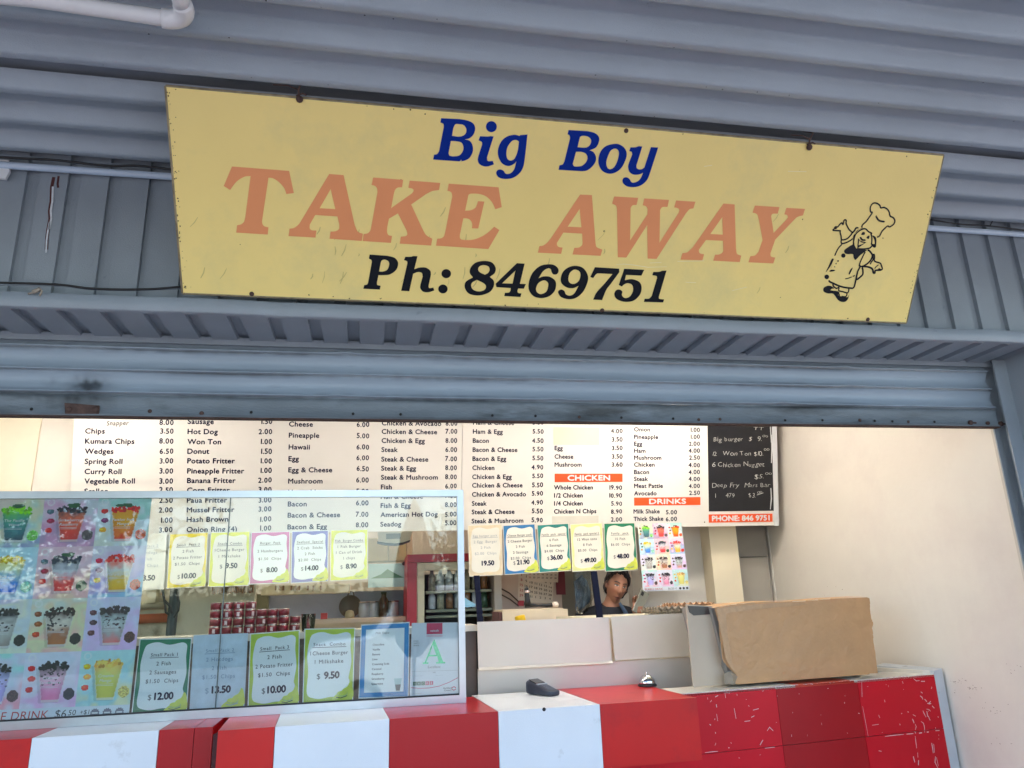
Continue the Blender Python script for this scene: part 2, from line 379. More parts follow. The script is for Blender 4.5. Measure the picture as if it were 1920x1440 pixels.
def grime(o, zoff, n, band):
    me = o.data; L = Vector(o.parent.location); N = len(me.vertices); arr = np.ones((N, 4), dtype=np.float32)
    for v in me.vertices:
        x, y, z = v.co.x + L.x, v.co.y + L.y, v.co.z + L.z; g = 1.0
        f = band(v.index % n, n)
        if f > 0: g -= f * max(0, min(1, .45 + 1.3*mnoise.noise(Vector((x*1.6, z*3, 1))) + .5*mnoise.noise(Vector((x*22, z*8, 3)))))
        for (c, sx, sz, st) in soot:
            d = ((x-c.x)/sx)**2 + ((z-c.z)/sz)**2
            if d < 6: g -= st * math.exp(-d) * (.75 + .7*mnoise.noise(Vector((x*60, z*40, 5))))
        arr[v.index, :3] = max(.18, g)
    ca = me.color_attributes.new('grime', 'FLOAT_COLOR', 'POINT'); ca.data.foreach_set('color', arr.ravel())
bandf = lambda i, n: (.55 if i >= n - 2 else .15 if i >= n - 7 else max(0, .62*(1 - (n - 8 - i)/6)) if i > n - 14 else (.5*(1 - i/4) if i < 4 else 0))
for k in range(4):
    z1 = zrail + SP * (k + 1)
    rnd = random.Random(k); ph = rnd.random() * 6; dents = [(rnd.uniform(-1.5, 3), rnd.uniform(.03, .06), rnd.uniform(.002, .005)) for _ in range(5)]
    o = MB().extr(slat_prof(z1), xL, xR, 420, lambda x, y, z: .0012 * math.sin(x * 2.1 + ph) + (sum(h * math.exp(-((x - c) / w_) ** 2) for c, w_, h in dents) if y < YSH - .006 else 0)).build('slat', GRM, shut)
    grime(o, 0, len(slat_prof(z1)), bandf)
zb = CAM.z + .752
pr = [(YSH + .008, zrail), (YSH - .004, zrail - .004), (YSH - .006, zrail - .02), (YSH - .004, zrail - .035), (YSH - .005, zb + .012), (YSH - .012, zb + .006), (YSH - .014, zb), (YSH + .02, zb - .002), (YSH + .02, zb + .01)]
o = MB().extr(pr, xL, xR, 420, lambda x, y, z: .001 * math.sin(x * 3.3) + .0006 * math.sin(x * 17)).build('bottom_rail', RAILM, shut)
_n = RAILM.node_tree; _a = _n.nodes.new('ShaderNodeVertexColor'); _a.layer_name = 'grime'; _m = _n.nodes.new('ShaderNodeMix'); _m.data_type = 'RGBA'; _m.blend_type = 'MULTIPLY'; _m.inputs[0].default_value = 1
_src = _n.nodes['Principled BSDF'].inputs['Base Color'].links[0].from_socket; _n.links.new(_src, _m.inputs[6]); _n.links.new(_a.outputs[0], _m.inputs[7]); _n.links.new(_m.outputs[2], _n.nodes['Principled BSDF'].inputs['Base Color'])
grime(o, 0, len(pr), lambda i, n: .5 if i < 2 else .35 if i in (5, 6) else 0)
mb = MB(); mb.box(xL, xR, YSH - .0145, YSH + .022, zb - .0065, zb - .0025); mb.build('rubber_seal', RUST, shut)
fr = Frame((0, YSH - .0065, 0), (1, 0, 0), (0, 0, 1))
mb = MB(); q = [fr.px(*p) for p in [(123, 778), (186, 777), (187, 761), (122, 756)]]
mb.slab([fr.pt(u, v, .006) for u, v in q], fr.N, .006)
for p in ((130, 768), (181, 768)): mb.lathe(fr.pt(*fr.px(*p), .004), [(.012, 0), (.012, .005), (.005, .008)], 12, fr.N)
mb.build('lock_plate', RUST, shut)
bolts = [(59,767,.006),(281,771,.008),(378,775,.009),(471,773,.006),(662,776,.006),(751,777,.006),(923,779,.006),(1004,780,.006),(1086,782,.007),(1165,783,.006),(1262,785,.006),(1310,787,.007),(1350,786,.007),(1472,788,.006),(1542,788,.006),(1612,788,.008),(1640,789,.006),(1673,790,.006),(1703,791,.007),(1752,791,.006)]
for (x, y, r) in bolts:
    MB().lathe(fr.pt(*fr.px(x, y), 0), [(r, 0), (r, .002), (r*.6, .004)], 10, fr.N).build('bolt', RUST if r > .0065 else RAILM, shut)
for a, c in ((1818, 793), (1875, 795)):
    mb = MB(); mb.lathe(fr.pt(*fr.px(a, c), .002), [(.012, 0), (.012, .008), (.004, .01)], 12, fr.N)
    p = fr.px(a, c); mb.slab([fr.pt(p[0] + d, p[1] + f, .005) for d, f in ((0, -.004), (.035, -.004), (.035, .004), (0, .004))], fr.N, .004); mb.build('slide_bolt', RUST, shut)
p = fr.px(1850, 794); MB().lathe(fr.pt(*p, .002), [(.009, 0), (.009, .01)], 6, fr.N).build('bolt', RUST, shut)
# soot stain on the shutter: a flat smear of its own shape
# guide channel and corner post at the right end
post = empty('corner_post', (3.3, 3.0, 0), 'blue painted steel post with a shutter guide channel at the right end of the opening', 'post')
MB().box(3.135, 3.75, 2.80, 3.24, 0, ZS + .03).build('post', BLUE, post)
mb = MB(); mb.box(3.062, 3.135, 3.045, 3.052, 0, ZS); mb.box(3.062, 3.135, 3.125, 3.132, 0, ZS); mb.box(3.128, 3.134, 3.052, 3.125, 0, ZS)
mb.build('guide_channel', BLUE, post)
mb = MB(); mb.box(3.075, 3.11, 3.136, 3.143, 0, ZS); mb.build('gap_shade_strip', BLACK, post)  # black strip that paints the shade in the gap beside the guide

# ------------------------------------------------------------------ white pipe, conduit, cables
pp = lambda x, y: onZ(x, y, ZC0 - .05)
pts = [pp(-120, -18), pp(60, -2), pp(300, 33), pp(318, 36)]
c0 = pts[-1]; pA = pp(338, 33); pB = pp(344, 14); pC = pp(336, -6); pD = pp(330, -40)
pipe = empty('drain_pipe', c0, 'white plastic pipe with an elbow fixed under the canopy at top left', 'pipe')
MB().tube(pts, .0235, 18).build('pipe_run', WHITEP, pipe)
arc = [c0, c0.lerp(pA, .55), pA, pA.lerp(pB, .45), pB]
bz = []
for i in range(13):
    t = i / 12; bz.append((1-t)**3 * pp(304, 34) + 3*(1-t)**2*t*pp(345, 42) + 3*(1-t)*t*t*pp(352, 24) + t**3*pp(341, 8))
MB().tube(bz, .0285, 18).build('elbow', WHITEP, pipe)
MB().tube([pp(342, 12), pC, pD], .0235, 18).build('pipe_stub', WHITEP, pipe)
yc = YP - .03
cpts = [onY(x, y, yc) for x, y in ((-60, 297), (0, 307), (160, 320), (330, 334), (600, 352))]
cz = sum(p.z for p in cpts[1:4]) / 3
cond = empty('conduit', (-2, yc, cz), 'thin white conduit running along the top of the ribbed panel', 'conduit')
MB().tube([(-4, yc, cz), (6, yc, cz)], .0145, 14).build('conduit_run', mat('conduit_paint', srgb(172, 188, 208), rough=.35, var=.05), cond)
p = onY(2, 320, YP - .03)
MB().slab([p + Vector(q) for q in ((-.03, 0, -.03), (.02, 0, -.035), (.03, 0, 0), (.02, 0, .05), (-.03, 0, .05))], (0, -1, 0), .012).build('clip', WHITEP, cond)
def cable(pxs, Y, r, name, label, mt):
    P = [onY(x, y, Y) for x, y in pxs]; out = []
    for i in range(len(P)-1):
        for k in range(6):
            t = k/6; out.append(P[i].lerp(P[i+1], t))
    out.append(P[-1]); A = np.array(out)
    for _ in range(4): A[1:-1] = (A[:-2] + A[1:-1]*2 + A[2:]) / 4
    o = MB().tube([tuple(a) for a in A], r, 8).build(name, mt); return tag(o, label, 'cable')
cable([(-40, 287), (30, 293), (90, 298), (140, 305), (220, 308), (320, 316), (420, 322)], YP - .05, .004, 'cable', 'thin pale cable lying on the conduit left of the sign', mat('grey_cable', srgb(110, 120, 130)))
cable([(-40, 293), (20, 296), (110, 300), (200, 312), (260, 310), (330, 319), (420, 326)], YP - .055, .005, 'cable', 'black cable sagging over the conduit left of the sign', BLACK)
cable([(-40, 529), (40, 531), (75, 532), (120, 534), (165, 541), (230, 543), (290, 542), (345, 537)], YL + .03, .0045, 'cable', 'black cable lying along the ledge left of the sign', BLACK)
cable([(-40, 534), (60, 535), (115, 536), (180, 544), (250, 545), (345, 541)], YL + .035, .003, 'cable', 'thin grey cable lying behind the black one on the ledge', MATS['grey_cable'])
cable([(1740, 411), (1800, 421), (1855, 423), (1920, 432), (1990, 438)], YP - .05, .004, 'cable', 'black cable along the conduit right of the sign', BLACK)
cable([(1856, 424), (1862, 412), (1869, 402), (1875, 394)], YP - .06, .003, 'cable', 'loose cable end sticking up right of the sign', BLACK)
# bent hook on the ledge
o = MB(); c = onY(70, 548, YL - .01)
o.tube([c + Vector(v) for v in ((-.03, 0, -.008), (-.01, 0, .0), (.010, 0, .014), (.016, -.004, .003), (.012, -.006, -.016))], .0035, 8)
o.tube([c + Vector(v) for v in ((-.016, 0, .0), (.0, 0, .008), (.008, 0, .014))], .008, 8)
tag(o.build('wall_hook', mat('hook_worn', srgb(150, 140, 128), rough=.6, var=.5, vscale=60)), 'small bent white hook on the ledge left of the sign', 'hook')

# ------------------------------------------------------------------ the yellow sign
P0 = onY(342, 550, 2.772); P1 = onY(1700, 605, 2.772)
zb_ = (P0.z + P1.z) / 2; SX0, SX1 = P0.x, P1.x
ytop, ztop = 2.352, CAM.z + 1.745
SF = Frame((SX0, 2.772, zb_), (1, 0, 0), (0, ytop - 2.772, ztop - zb_))
a1 = SF.px(310, 157); a2 = SF.px(1769, 295)
SWd = SX1 - SX0; SH = (a1[1] + a2[1]) / 2
sign = empty('sign_board', SF.pt(SWd/2, 0), 'long yellow sign board leaning out over the shop front with orange TAKE AWAY lettering', 'sign')
mb = MB(); mb.slab([SF.pt(*p) for p in ((0, 0), (SWd, 0), (a2[0], SH), (a1[0], SH))], SF.N, .010); mb.build('panel', YEL, sign)
mb = MB()
for (p, q) in (((0, 0), (SWd, 0)), ((SWd, 0), (a2[0], SH)), ((a2[0], SH), (a1[0], SH)), ((a1[0], SH), (0, 0))):
    P = SF.pt(*p, -.005); Q = SF.pt(*q, -.005); mb.tube([P, Q], .0062, 6)
mb.build('edge_trim', mat('worn_edge', srgb(150, 138, 110), rough=.7, var=.4, vscale=30), sign)
def C(pts, ox, oy, k): return [SF.px(ox + x / k, oy + y / k) for x, y in hermite(pts)]
def S(st):
    """'x,y x,y* ...' star = smooth point"""
    out = []
    for t in st.split():
        s_ = t.endswith('*'); a, b_ = t.rstrip('*').split(','); out.append((float(a), float(b_), 1) if s_ else (float(a), float(b_)))
    return out
A_ = (400, 290, 6); B_ = (660, 310, 6); C_ = (1000, 340, 6); D_ = (1240, 350, 6); E_ = (800, 200, 8); F_ = (1030, 220, 8); G_ = (670, 460, 6); H_ = (960, 460, 6)
TA = [
 (A_, '210,133 853,183 906,432 822,442 795,372* 735,305* 670,265* 620,258 548,745 552,778* 575,805* 620,818 612,898 258,876 268,793 310,785* 345,755* 360,700 420,240 350,248* 270,295* 215,360* 190,397 118,352', []),
 (A_, '1303,217 1465,230 1590,790 1625,865* 1682,890 1670,970 1308,945 1318,865 1370,862* 1412,838* 1418,790 1396,695 1147,678 1085,785 1085,830* 1110,850* 1160,853 1150,932 846,915 857,832 905,825* 950,795* 975,765', ['1320,387 1372,612 1195,602']),
 (B_, '238,137 575,163 563,247 515,250* 485,275* 470,320 440,482 675,315 693,285* 680,262* 635,252 648,172 992,198 978,278 900,290* 830,325 665,440 790,710 835,785* 903,825 890,902 537,880 550,802 605,795* 622,775* 615,735 517,540 415,600 395,700 395,755* 412,785* 450,795 437,872 120,851 132,772 175,765* 205,735* 218,680 287,300 280,255* 255,230* 220,220', []),
 (B_, '1088,206 1648,247 1684,470 1612,493 1575,415* 1510,350* 1430,322* 1345,318* 1312,330* 1300,375 1272,510 1335,505* 1385,480* 1405,440* 1417,403 1488,408 1420,710 1350,708 1352,660* 1335,620* 1300,598* 1252,595 1213,780 1215,820* 1245,838* 1350,838* 1450,805* 1530,755* 1600,690 1657,728 1533,941 945,903 958,825 1005,820* 1035,795* 1052,730 1127,350 1122,315* 1105,295* 1073,285', []),
 (C_, '525,149 658,155 698,690 712,740* 775,768 755,837 440,822 460,748 510,745* 545,720* 553,690 548,588 337,576 265,690 265,715* 285,738* 328,745 312,815 50,802 68,728 110,722* 155,690* 190,650', ['520,310 540,518 385,510']),
 (C_, '908,170 1178,186 1160,265 1115,270* 1093,300 1088,665 1282,370 1283,310* 1265,280* 1230,268 1247,192 1525,210 1508,287 1450,290* 1425,320 1418,690 1635,350 1640,320* 1625,302* 1583,292 1605,215 1822,230 1800,303 1755,315* 1715,360 1385,872 1285,868 1280,490 1045,857 950,853 940,320 930,275* 885,250', []),
 (D_, '697,190 823,200 838,700 850,755* 897,776 880,848 582,832 603,765 650,762* 690,735* 695,690 693,608 500,600 420,710 425,740* 445,755* 480,760 460,828 215,820 235,748 290,738* 350,685', ['685,340 690,540 550,532']),
 (D_, '1050,213 1327,230 1308,303 1250,305* 1233,330 1262,520 1410,365 1422,340* 1410,318* 1383,310 1405,238 1615,250 1592,322 1530,340* 1490,375 1280,595 1225,750 1232,785* 1280,798 1258,863 978,850 1000,782 1050,775* 1090,735 1138,600 1095,370 1075,310* 1025,290', [])]
BB = [
 (E_, '217,173 500,186 620,210* 700,255* 728,330* 700,420* 640,475* 575,490 650,515* 690,590* 690,680* 640,770* 560,812* 480,820 97,793 110,720 155,710* 185,670 255,310 250,260* 205,237', ['380,437 400,320 430,265* 480,262* 550,275* 592,330* 585,400* 535,440* 470,450', '362,515 450,520* 520,540* 550,600* 540,670* 490,730* 410,745* 345,735* 328,700']),
 (E_, '800,443 910,447* 960,442 1003,447 905,760 910,805* 935,818* 990,812 1008,865 930,893* 860,895* 790,860* 765,800* 775,740 830,570 825,530* 778,505', []),
 (E_, '1512,417 1470,790 1450,900* 1400,990* 1300,1065* 1180,1085* 1080,1060* 1042,1000* 1060,955* 1105,942* 1150,960* 1180,1000* 1215,1010* 1270,990* 1315,930* 1345,820 1300,865* 1220,890* 1130,850* 1075,750* 1070,640* 1120,520* 1200,450* 1300,422* 1360,428* 1390,440 1400,427', ['1383,522 1340,500* 1280,515* 1215,600* 1195,700* 1210,780* 1260,808* 1320,775* 1365,660*']),
 (F_, '287,190 580,207 680,235* 740,290* 745,360* 700,450* 605,495 660,520* 698,590* 690,670* 630,750* 560,798* 490,808 137,787 150,720 200,705* 225,660 310,310 300,270* 272,255', ['422,447 450,330 465,290* 510,277* 580,290* 625,340* 610,410* 560,450* 500,455', '400,517 480,518* 545,545* 570,600* 550,670* 490,725* 420,737* 370,732* 350,700']),
 (F_, '980,397* 1070,415* 1140,480* 1160,570* 1120,690* 1060,780* 970,835* 880,843* 790,800* 740,710* 735,620* 770,510* 850,430*', ['985,468* 1030,495* 1042,550* 1020,650* 975,740* 915,778* 870,755* 853,680* 875,590* 920,500*']),
 (F_, '1215,450 1290,448* 1340,432 1393,437 1305,720 1310,760* 1345,780* 1390,775* 1425,750 1522,447 1632,452 1520,800 1470,930* 1390,1010* 1290,1045* 1180,1040* 1110,995* 1095,940* 1120,905* 1165,900* 1205,930* 1225,965* 1260,980* 1330,955* 1375,900* 1403,832 1350,855* 1270,860* 1205,825* 1180,750* 1190,690 1240,560 1235,520* 1197,507', [])]
PH = [
 (G_, '138,103 340,117 420,140* 458,195* 440,270* 370,325* 290,335* 238,335 220,420 225,445* 262,455 252,497 68,488 78,447 110,440* 122,415 163,185 158,165* 130,148', ['245,293 262,200 275,170* 310,160* 350,180* 358,220* 335,275* 285,295*']),
 (G_, '540,128 600,128* 630,120 677,122 640,268 700,250* 770,250* 820,285* 828,330 800,460 810,480* 855,475 865,507 800,527* 740,520* 708,480* 710,440 735,350 725,310* 680,300* 628,320 585,515 493,510 563,200 558,178* 525,165', []),
 (G_, '1420,175* 1510,190* 1555,250* 1545,310* 1490,355 1535,400* 1530,470* 1480,530* 1370,563* 1260,545* 1210,480* 1220,410* 1300,360 1265,310* 1275,250* 1330,195*', ['1430,222* 1475,238* 1488,275* 1470,310* 1435,330 1375,300* 1358,265* 1380,232*', '1345,388 1420,425* 1447,460* 1430,500* 1370,518* 1305,500* 1280,455* 1295,415*']),
 (G_, '1795,200 1882,205 1828,432 1897,434 1872,487 1810,485 1800,515* 1812,535* 1845,540 1835,580 1652,570 1660,533 1705,530* 1722,510 1725,480 1565,470 1555,432', ['1778,283 1745,430 1628,427']),
 (H_, '400,213* 470,220* 515,255* 523,295* 500,325* 465,325* 445,300* 435,268* 405,258* 350,290* 298,370 350,350* 420,352* 480,390* 495,440* 480,510* 420,570* 330,593* 240,570* 190,500* 190,410* 230,310* 310,235*', ['360,393* 400,415* 407,455* 385,520* 325,548* 280,525* 270,480* 300,420*']),
 (H_, '720,230* 800,255* 850,330* 850,410* 800,520* 720,590* 630,605* 550,580* 518,530* 530,505* 560,497* 590,515* 605,550* 650,565* 700,540* 748,455 690,480* 620,475* 560,430* 548,370* 575,295* 640,245*', ['710,272* 755,290* 770,335* 750,400* 700,433* 655,425* 633,385* 645,320* 675,285*']),
 (H_, '932,245 1205,262 1207,300 1120,420* 1060,500* 1013,615 912,610 950,530* 1040,430* 1130,322 990,315 950,320* 912,368 880,355', []),
 (H_, '1262,263 1487,275 1455,340 1282,332 1268,392 1350,380* 1430,410* 1457,470* 1440,550* 1370,620* 1270,635* 1180,605* 1150,550* 1170,505* 1210,497* 1240,520* 1235,560* 1270,592* 1325,575* 1360,510* 1350,445* 1300,425* 1260,440* 1235,463 1200,445', []),
 (H_, '1590,298 1650,298* 1690,285 1738,283 1650,580 1655,600* 1710,608 1700,642 1482,635 1492,600 1540,598* 1570,570 1630,370 1625,345* 1577,335', [])]
def lettering(name, data, mt, dots=()):
    mb = MB()
    for (o, out, holes) in data: mb.poly(SF, C(S(out), *o), [C(S(h), *o) for h in holes], .0012)
    for (o, cx, cy_, rx, ry) in dots: mb.poly(SF, [SF.px(o[0] + x/o[2], o[1] + y/o[2]) for x, y in ell(cx, cy_, rx, ry)], (), .0012)
    mb.build(name, mt, sign)
lettering('word_lettering', BB[:3], NAVY, [(E_, 970, 300, 82, 83)]); lettering('word_lettering', BB[3:], NAVY)
lettering('word_lettering', TA[:4], SALM); lettering('word_lettering', TA[4:], SALM)
lettering('phone_lettering', PH, BLK, [(G_, 1000, 318, 54, 51), (G_, 963, 490, 53, 50)])
# the little chef drawn at the right end of the sign: line work
ch = (1520, 370, 6.857); K = lambda st: [SF.px(ch[0] + p[0]/ch[2], ch[1] + p[1]/ch[2]) for p in hermite([(q[0], q[1], 1) for q in S(st)], 4)]
def CS(mb, st, wd, taper=False):
    pts = [(p[0], p[1], 1) for p in S(st)]; full = hermite(pts, 5)[:5*(len(pts)-1)+1]
    mb.stroke(SF, [SF.px(ch[0] + x/ch[2], ch[1] + y/ch[2]) for x, y in full], wd * .00155, .0012, taper)
mb = MB()
for st, wd in (('660,390 720,300 790,195 768,185 765,130 790,85 825,72 865,85 890,110 900,135 940,130 980,150 1005,185 1020,240 1060,262 1080,300 1065,345 1015,378 985,370 920,430 850,510', 4.2),
               ('845,240 860,280 890,303 945,307', 5), ('385,430 335,428 285,422 300,405 330,398 305,392 320,378 345,380 375,345 400,328 415,350 425,300 440,288 455,300 455,340 490,410 530,460', 4),
               ('385,430 390,500 400,545 460,535 500,500 520,460', 4), ('400,545 395,590 430,590 490,565 530,530', 4), ('530,460 560,430 580,395 605,400', 5),
               ('400,610 350,660 310,750', 4), ('240,1065 300,1110 400,1150 500,1165 550,1160 575,1080 600,960 625,880', 5),
               ('730,685 780,720 790,760 760,820 700,870 650,880', 5), ('625,880 640,820 700,700', 4), ('770,860 800,800 800,740 815,735 820,770 820,820 890,845 905,870 920,920 900,930 870,915', 4),
               ('900,930 830,940 825,970 805,970 790,920 740,895 660,890', 5), ('870,870 840,890 825,915', 3), ('655,905 670,980 640,1020 590,1050', 5),
               ('445,1045 480,1040 525,1022', 3), ('540,1018 565,1003', 3.5), ('560,600 555,540 580,470 640,420 700,405 740,440 780,470', 4), ('770,470 785,520 780,600', 4),
               ('640,510 660,545 700,545', 5), ('600,655 680,665 760,650 790,620 830,630', 4.5), ('340,820 360,815', 4), ('318,852 332,850', 4), ('304,895 312,890', 4),
               ('290,1110 290,1140 330,1170 360,1155 350,1190', 4), ('360,1195 420,1215 475,1225 480,1165', 4), ('355,1230 370,1265', 4), ('395,1270 450,1275 460,1235', 4)):
    CS(mb, st, wd)
for st in ('560,490 600,420 700,395 640,400 590,440 545,500 540,600 510,620 480,640 430,680 440,720 480,730 540,730 550,770 570,805 600,780 640,740 700,695 720,680 660,670 600,665 575,640 560,600',
           '790,490 840,520 835,640 800,640 770,600 775,590 820,600 815,540', '655,460 670,445 695,450 690,480 650,482', '735,495 755,495 745,535 715,520',
           '270,790 295,795 250,890 190,965 230,880', '240,955 260,930 315,935 290,950', '540,905 500,990 485,985 510,925',
           '165,1165 210,1138 260,1140 300,1170 270,1175 255,1195 340,1205 370,1225 350,1250 365,1265 480,1280 490,1170 490,1270 460,1330 410,1345 350,1320 290,1240 220,1235 165,1210'):
    mb.poly(SF, [SF.px(ch[0] + x/ch[2], ch[1] + y/ch[2]) for x, y in hermite([(p[0], p[1], 1) for p in S(st)], 3)], (), .0012)
mb.poly(SF, [SF.px(ch[0] + x/ch[2], ch[1] + y/ch[2]) for x, y in S('608,524 640,560 714,577 652,620 598,656 600,610')], [[SF.px(ch[0] + x/ch[2], ch[1] + y/ch[2]) for x, y in S('622,550 645,578 690,587 655,602 614,616')]], .0012)
for cx_, cy_, r_ in ((418, 748, 28), (205, 1022, 30)):
    mb.poly(SF, [SF.px(ch[0] + x/ch[2], ch[1] + y/ch[2]) for x, y in ell(cx_, cy_, r_, r_)], (), .0012)
mb.build('chef_drawing', BLK, sign)
for (x, y) in ((472, 551), (1129, 582), (1627, 599), (1174, 245)):
    u, v = SF.px(x, y); MB().lathe(SF.pt(u, v, 0), [(.009, 0), (.009, .002), (.004, .004)], 12, SF.N).build('screw', RUST, sign)
for (x, y) in ((562, 186), (1516, 276)):
    u, v = SF.px(x, y); c = SF.pt(u, v, .004); mb = MB()
    mb.tube([c, c + SF.V*.03 - SF.U*.004, c + SF.V*.055 + SF.U*.006, c + Vector((0, .02, .09))], .0035, 8)
    mb.tube([c + SF.V*.03, c + SF.V*.042 - SF.U*.04, c + SF.V*.04 - SF.U*.09], .0022, 6)
    mb.lathe(c, [(.012, 0), (.013, .004), (.006, .007)], 10, SF.N)
    mb.tube([c - SF.U*.012 + SF.V*.01, c + SF.V*.02 + SF.U*.012, c + SF.V*.014 + SF.U*.024], .003, 6)
    mb.build('wire_hook', RUST, sign)
# scratches and rub marks on the sign face
mb = MB()
for st in ('1155,496 1170,495 1190,497 1215,501 1250,500', '1218,493 1240,492', '1285,529 1305,530', '1372,545 1400,538', '1320,312 1335,310', '1477,321 1512,322', '860,306 865,300', '1270,490 1320,489'):
    P = [SF.px(float(t.split(',')[0]), float(t.split(',')[1])) for t in st.split()]; mb.stroke(SF, P, .0028, .0014, True)
mb.build('scratches', mat('pale_scratch', srgb(240, 228, 180), rough=.6), sign)
mb = MB(); rr = random.Random(17)
for i in range(34):
    x = rr.choice([rr.uniform(560, 900), rr.uniform(340, 1690)]); y = rr.uniform(395, 560); u, v = SF.px(x, min(y, 520 + (x - 340) * .04)); an = rr.uniform(.9, 1.6); l = rr.uniform(.01, .05)
    mb.stroke(SF, [(u, v), (u + l*.5*math.cos(an) + .003, v + l*.5*math.sin(an)), (u + l*math.cos(an), v + l*math.sin(an))], rr.uniform(.002, .005), .0007, True)
mb.build('rub_marks', mat('rub_mark', srgb(204, 188, 118), rough=.7, var=.1, vscale=30), sign)
mb = MB(); rr = random.Random(3)
for i in range(110):
    v = rr.random() * SH; side = rr.random()
    if side < .45: u = .004 + abs(rr.gauss(0, .008)); u += a1[0] * v / SH
    elif side < .7: u = SWd - .004 - abs(rr.gauss(0, .01)) + (a2[0] - SWd) * v / SH
    else: u = rr.random() * SWd; v = rr.choice([.004 + abs(rr.gauss(0, .006)), SH - .004 - abs(rr.gauss(0, .006)), rr.random() * SH])
    r = .0012 + .0022 * rr.random() ** 2
    mb.poly(SF, [(u + r*math.cos(a)*rr.uniform(.6, 1.4), v + r*math.sin(a)*rr.uniform(.6, 1.4)) for a in [k*math.pi/3 for k in range(6)]], (), .0009)
mb.build('grime_specks', mat('speck', srgb(96, 84, 50), rough=.8, var=.3, vscale=50), sign)
# ------------------------------------------------------------------ shop room
ZT = 1.10
BW = 5.54
def planhit(px, py, p0, p1):
    """where the ray through a pixel crosses the upright plane over the plan line p0-p1"""
    p0 = Vector((p0[0], p0[1])); p1 = Vector((p1[0], p1[1])); d = (p1 - p0); n = Vector((-d.y, d.x)); r = ray(px, py)
    t = (p0 - Vector((CAM.x, CAM.y))).dot(n) / (r.x*n.x + r.y*n.y); return CAM + r * t
rw = empty('shop_wall', (3.15, 4.4, 0), 'cream painted side wall of the shop on the right, scuffed low down', 'wall')
mb = MB(); mb.box(3.10, 3.16, 3.145, BW + .1, 0, 3.0); mb.build('wall_face', CREAM, rw)
mb = MB(); mb.box(3.085, 3.10, 3.145, 3.17, 0, 3.0); mb.build('corner_bead', mat('bead', srgb(200, 192, 182), var=.05), rw)
fw = Frame((3.0995, 0, 0), (0, -1, 0), (0, 0, 1))
mb = MB(); rr = random.Random(12)
for (x, y, n_, sp) in ((1795, 1275, 14, 9), (1820, 1292, 16, 12), (1865, 1330, 12, 14), (1900, 1250, 6, 10), (1870, 1390, 6, 14), (1560, 1110, 5, 18)):
    for i in range(n_):
        a, c = fw.px(x + rr.gauss(0, sp), y + rr.gauss(0, sp*.5)); l = rr.uniform(.002, .012); an = rr.uniform(-.9, .4)
        mb.stroke(fw, [(a, c), (a + l*math.cos(an), c + l*math.sin(an))], rr.uniform(.001, .003), .001)
mb.build('scuff_marks', mat('scuff', srgb(150, 128, 118), rough=.9, var=.2), rw)
xr = onY(1183, 1060, BW).x
tag(MB().box(xr, 3.10, BW, BW + .1, 0, 3.0).build('shop_wall', CREAM), 'cream back wall of the shop behind the small drinks poster', 'wall')
xc0 = onY(1337, 1050, BW - .18).x; xc1 = onY(1384, 1050, BW - .18).x
tag(MB().box(xc0, xc1 + .02, BW - .16, BW - .001, 0, 2.35).build('wall_pier', mat('cream_pier', srgb(232, 218, 190), rough=.5, var=.04)), 'narrow cream pier on the back wall right of the small drinks poster', 'pier')
xg1 = onY(1438, 1050, BW - .05).x
fd = empty('cupboard', (xg1 - .1, BW - .05, 0), 'grey two part cupboard between the cream pier and the right wall', 'cupboard')
zsp = onY(1400, 1045, BW - .05).z
MB().box(xc1 + .025, xg1, BW - .06, BW - .002, 0, zsp - .003).build('lower_door', mat('grey_door', srgb(168, 160, 148), rough=.5, var=.05), fd)
MB().box(xc1 + .025, xg1, BW - .075, BW - .002, zsp + .003, 2.4).build('upper_door', mat('grey_door2', srgb(130, 124, 116), rough=.5, var=.05), fd)
xp = onY(1450, 1060, BW - .04).x
o = MB().tube([(xp, BW - .04, 0), (xp, BW - .04, 3)], .02, 12).build('wall_pipe', CREAM); tag(o, 'cream painted pipe running down the back corner of the shop', 'pipe')
xl = onY(475, 1150, BW).x
tag(MB().box(-4.2, xl, BW, BW + .1, 0, 3.0).build('shop_wall', CREAMK), 'yellowed kitchen wall on the left with an orange pipe and hanging cables', 'wall')
KW = 7.0
tag(MB().box(xl - .6, xr + .8, KW, KW + .1, 0, 3.0).build('kitchen_wall', mat('kitchen_back', srgb(196, 178, 158), rough=.6, var=.08)), 'far kitchen wall seen below the hanging price signs', 'wall')
tag(MB().box(-4.3, -4.2, 3.25, KW, 0, 3.0).build('shop_wall', CREAMK), 'cream side wall at the far left end of the shop', 'wall')
tag(MB().box(-4.3, 3.2, 3.25, 7.2, 3.0, 3.1).build('shop_ceiling', mat('ceiling_white', srgb(225, 220, 208), rough=.7, var=.03)), kind='structure')
tag(MB().box(-4.2, 3.10, 5.30, 5.36, 2.07, 3.0).build('bulkhead', CREAM), 'cream bulkhead panel that carries the menu boards', 'bulkhead')
MB_ = MB(); e = onY(78, 790, 5.295).x; MB_.box(-4.2, e, 5.285, 5.299, 2.0, 3.0); tag(MB_.build('wall_panel', mat('cream_panel', srgb(230, 220, 198), rough=.55, var=.05)), 'cream wall panel at the left of the menu boards', 'panel')

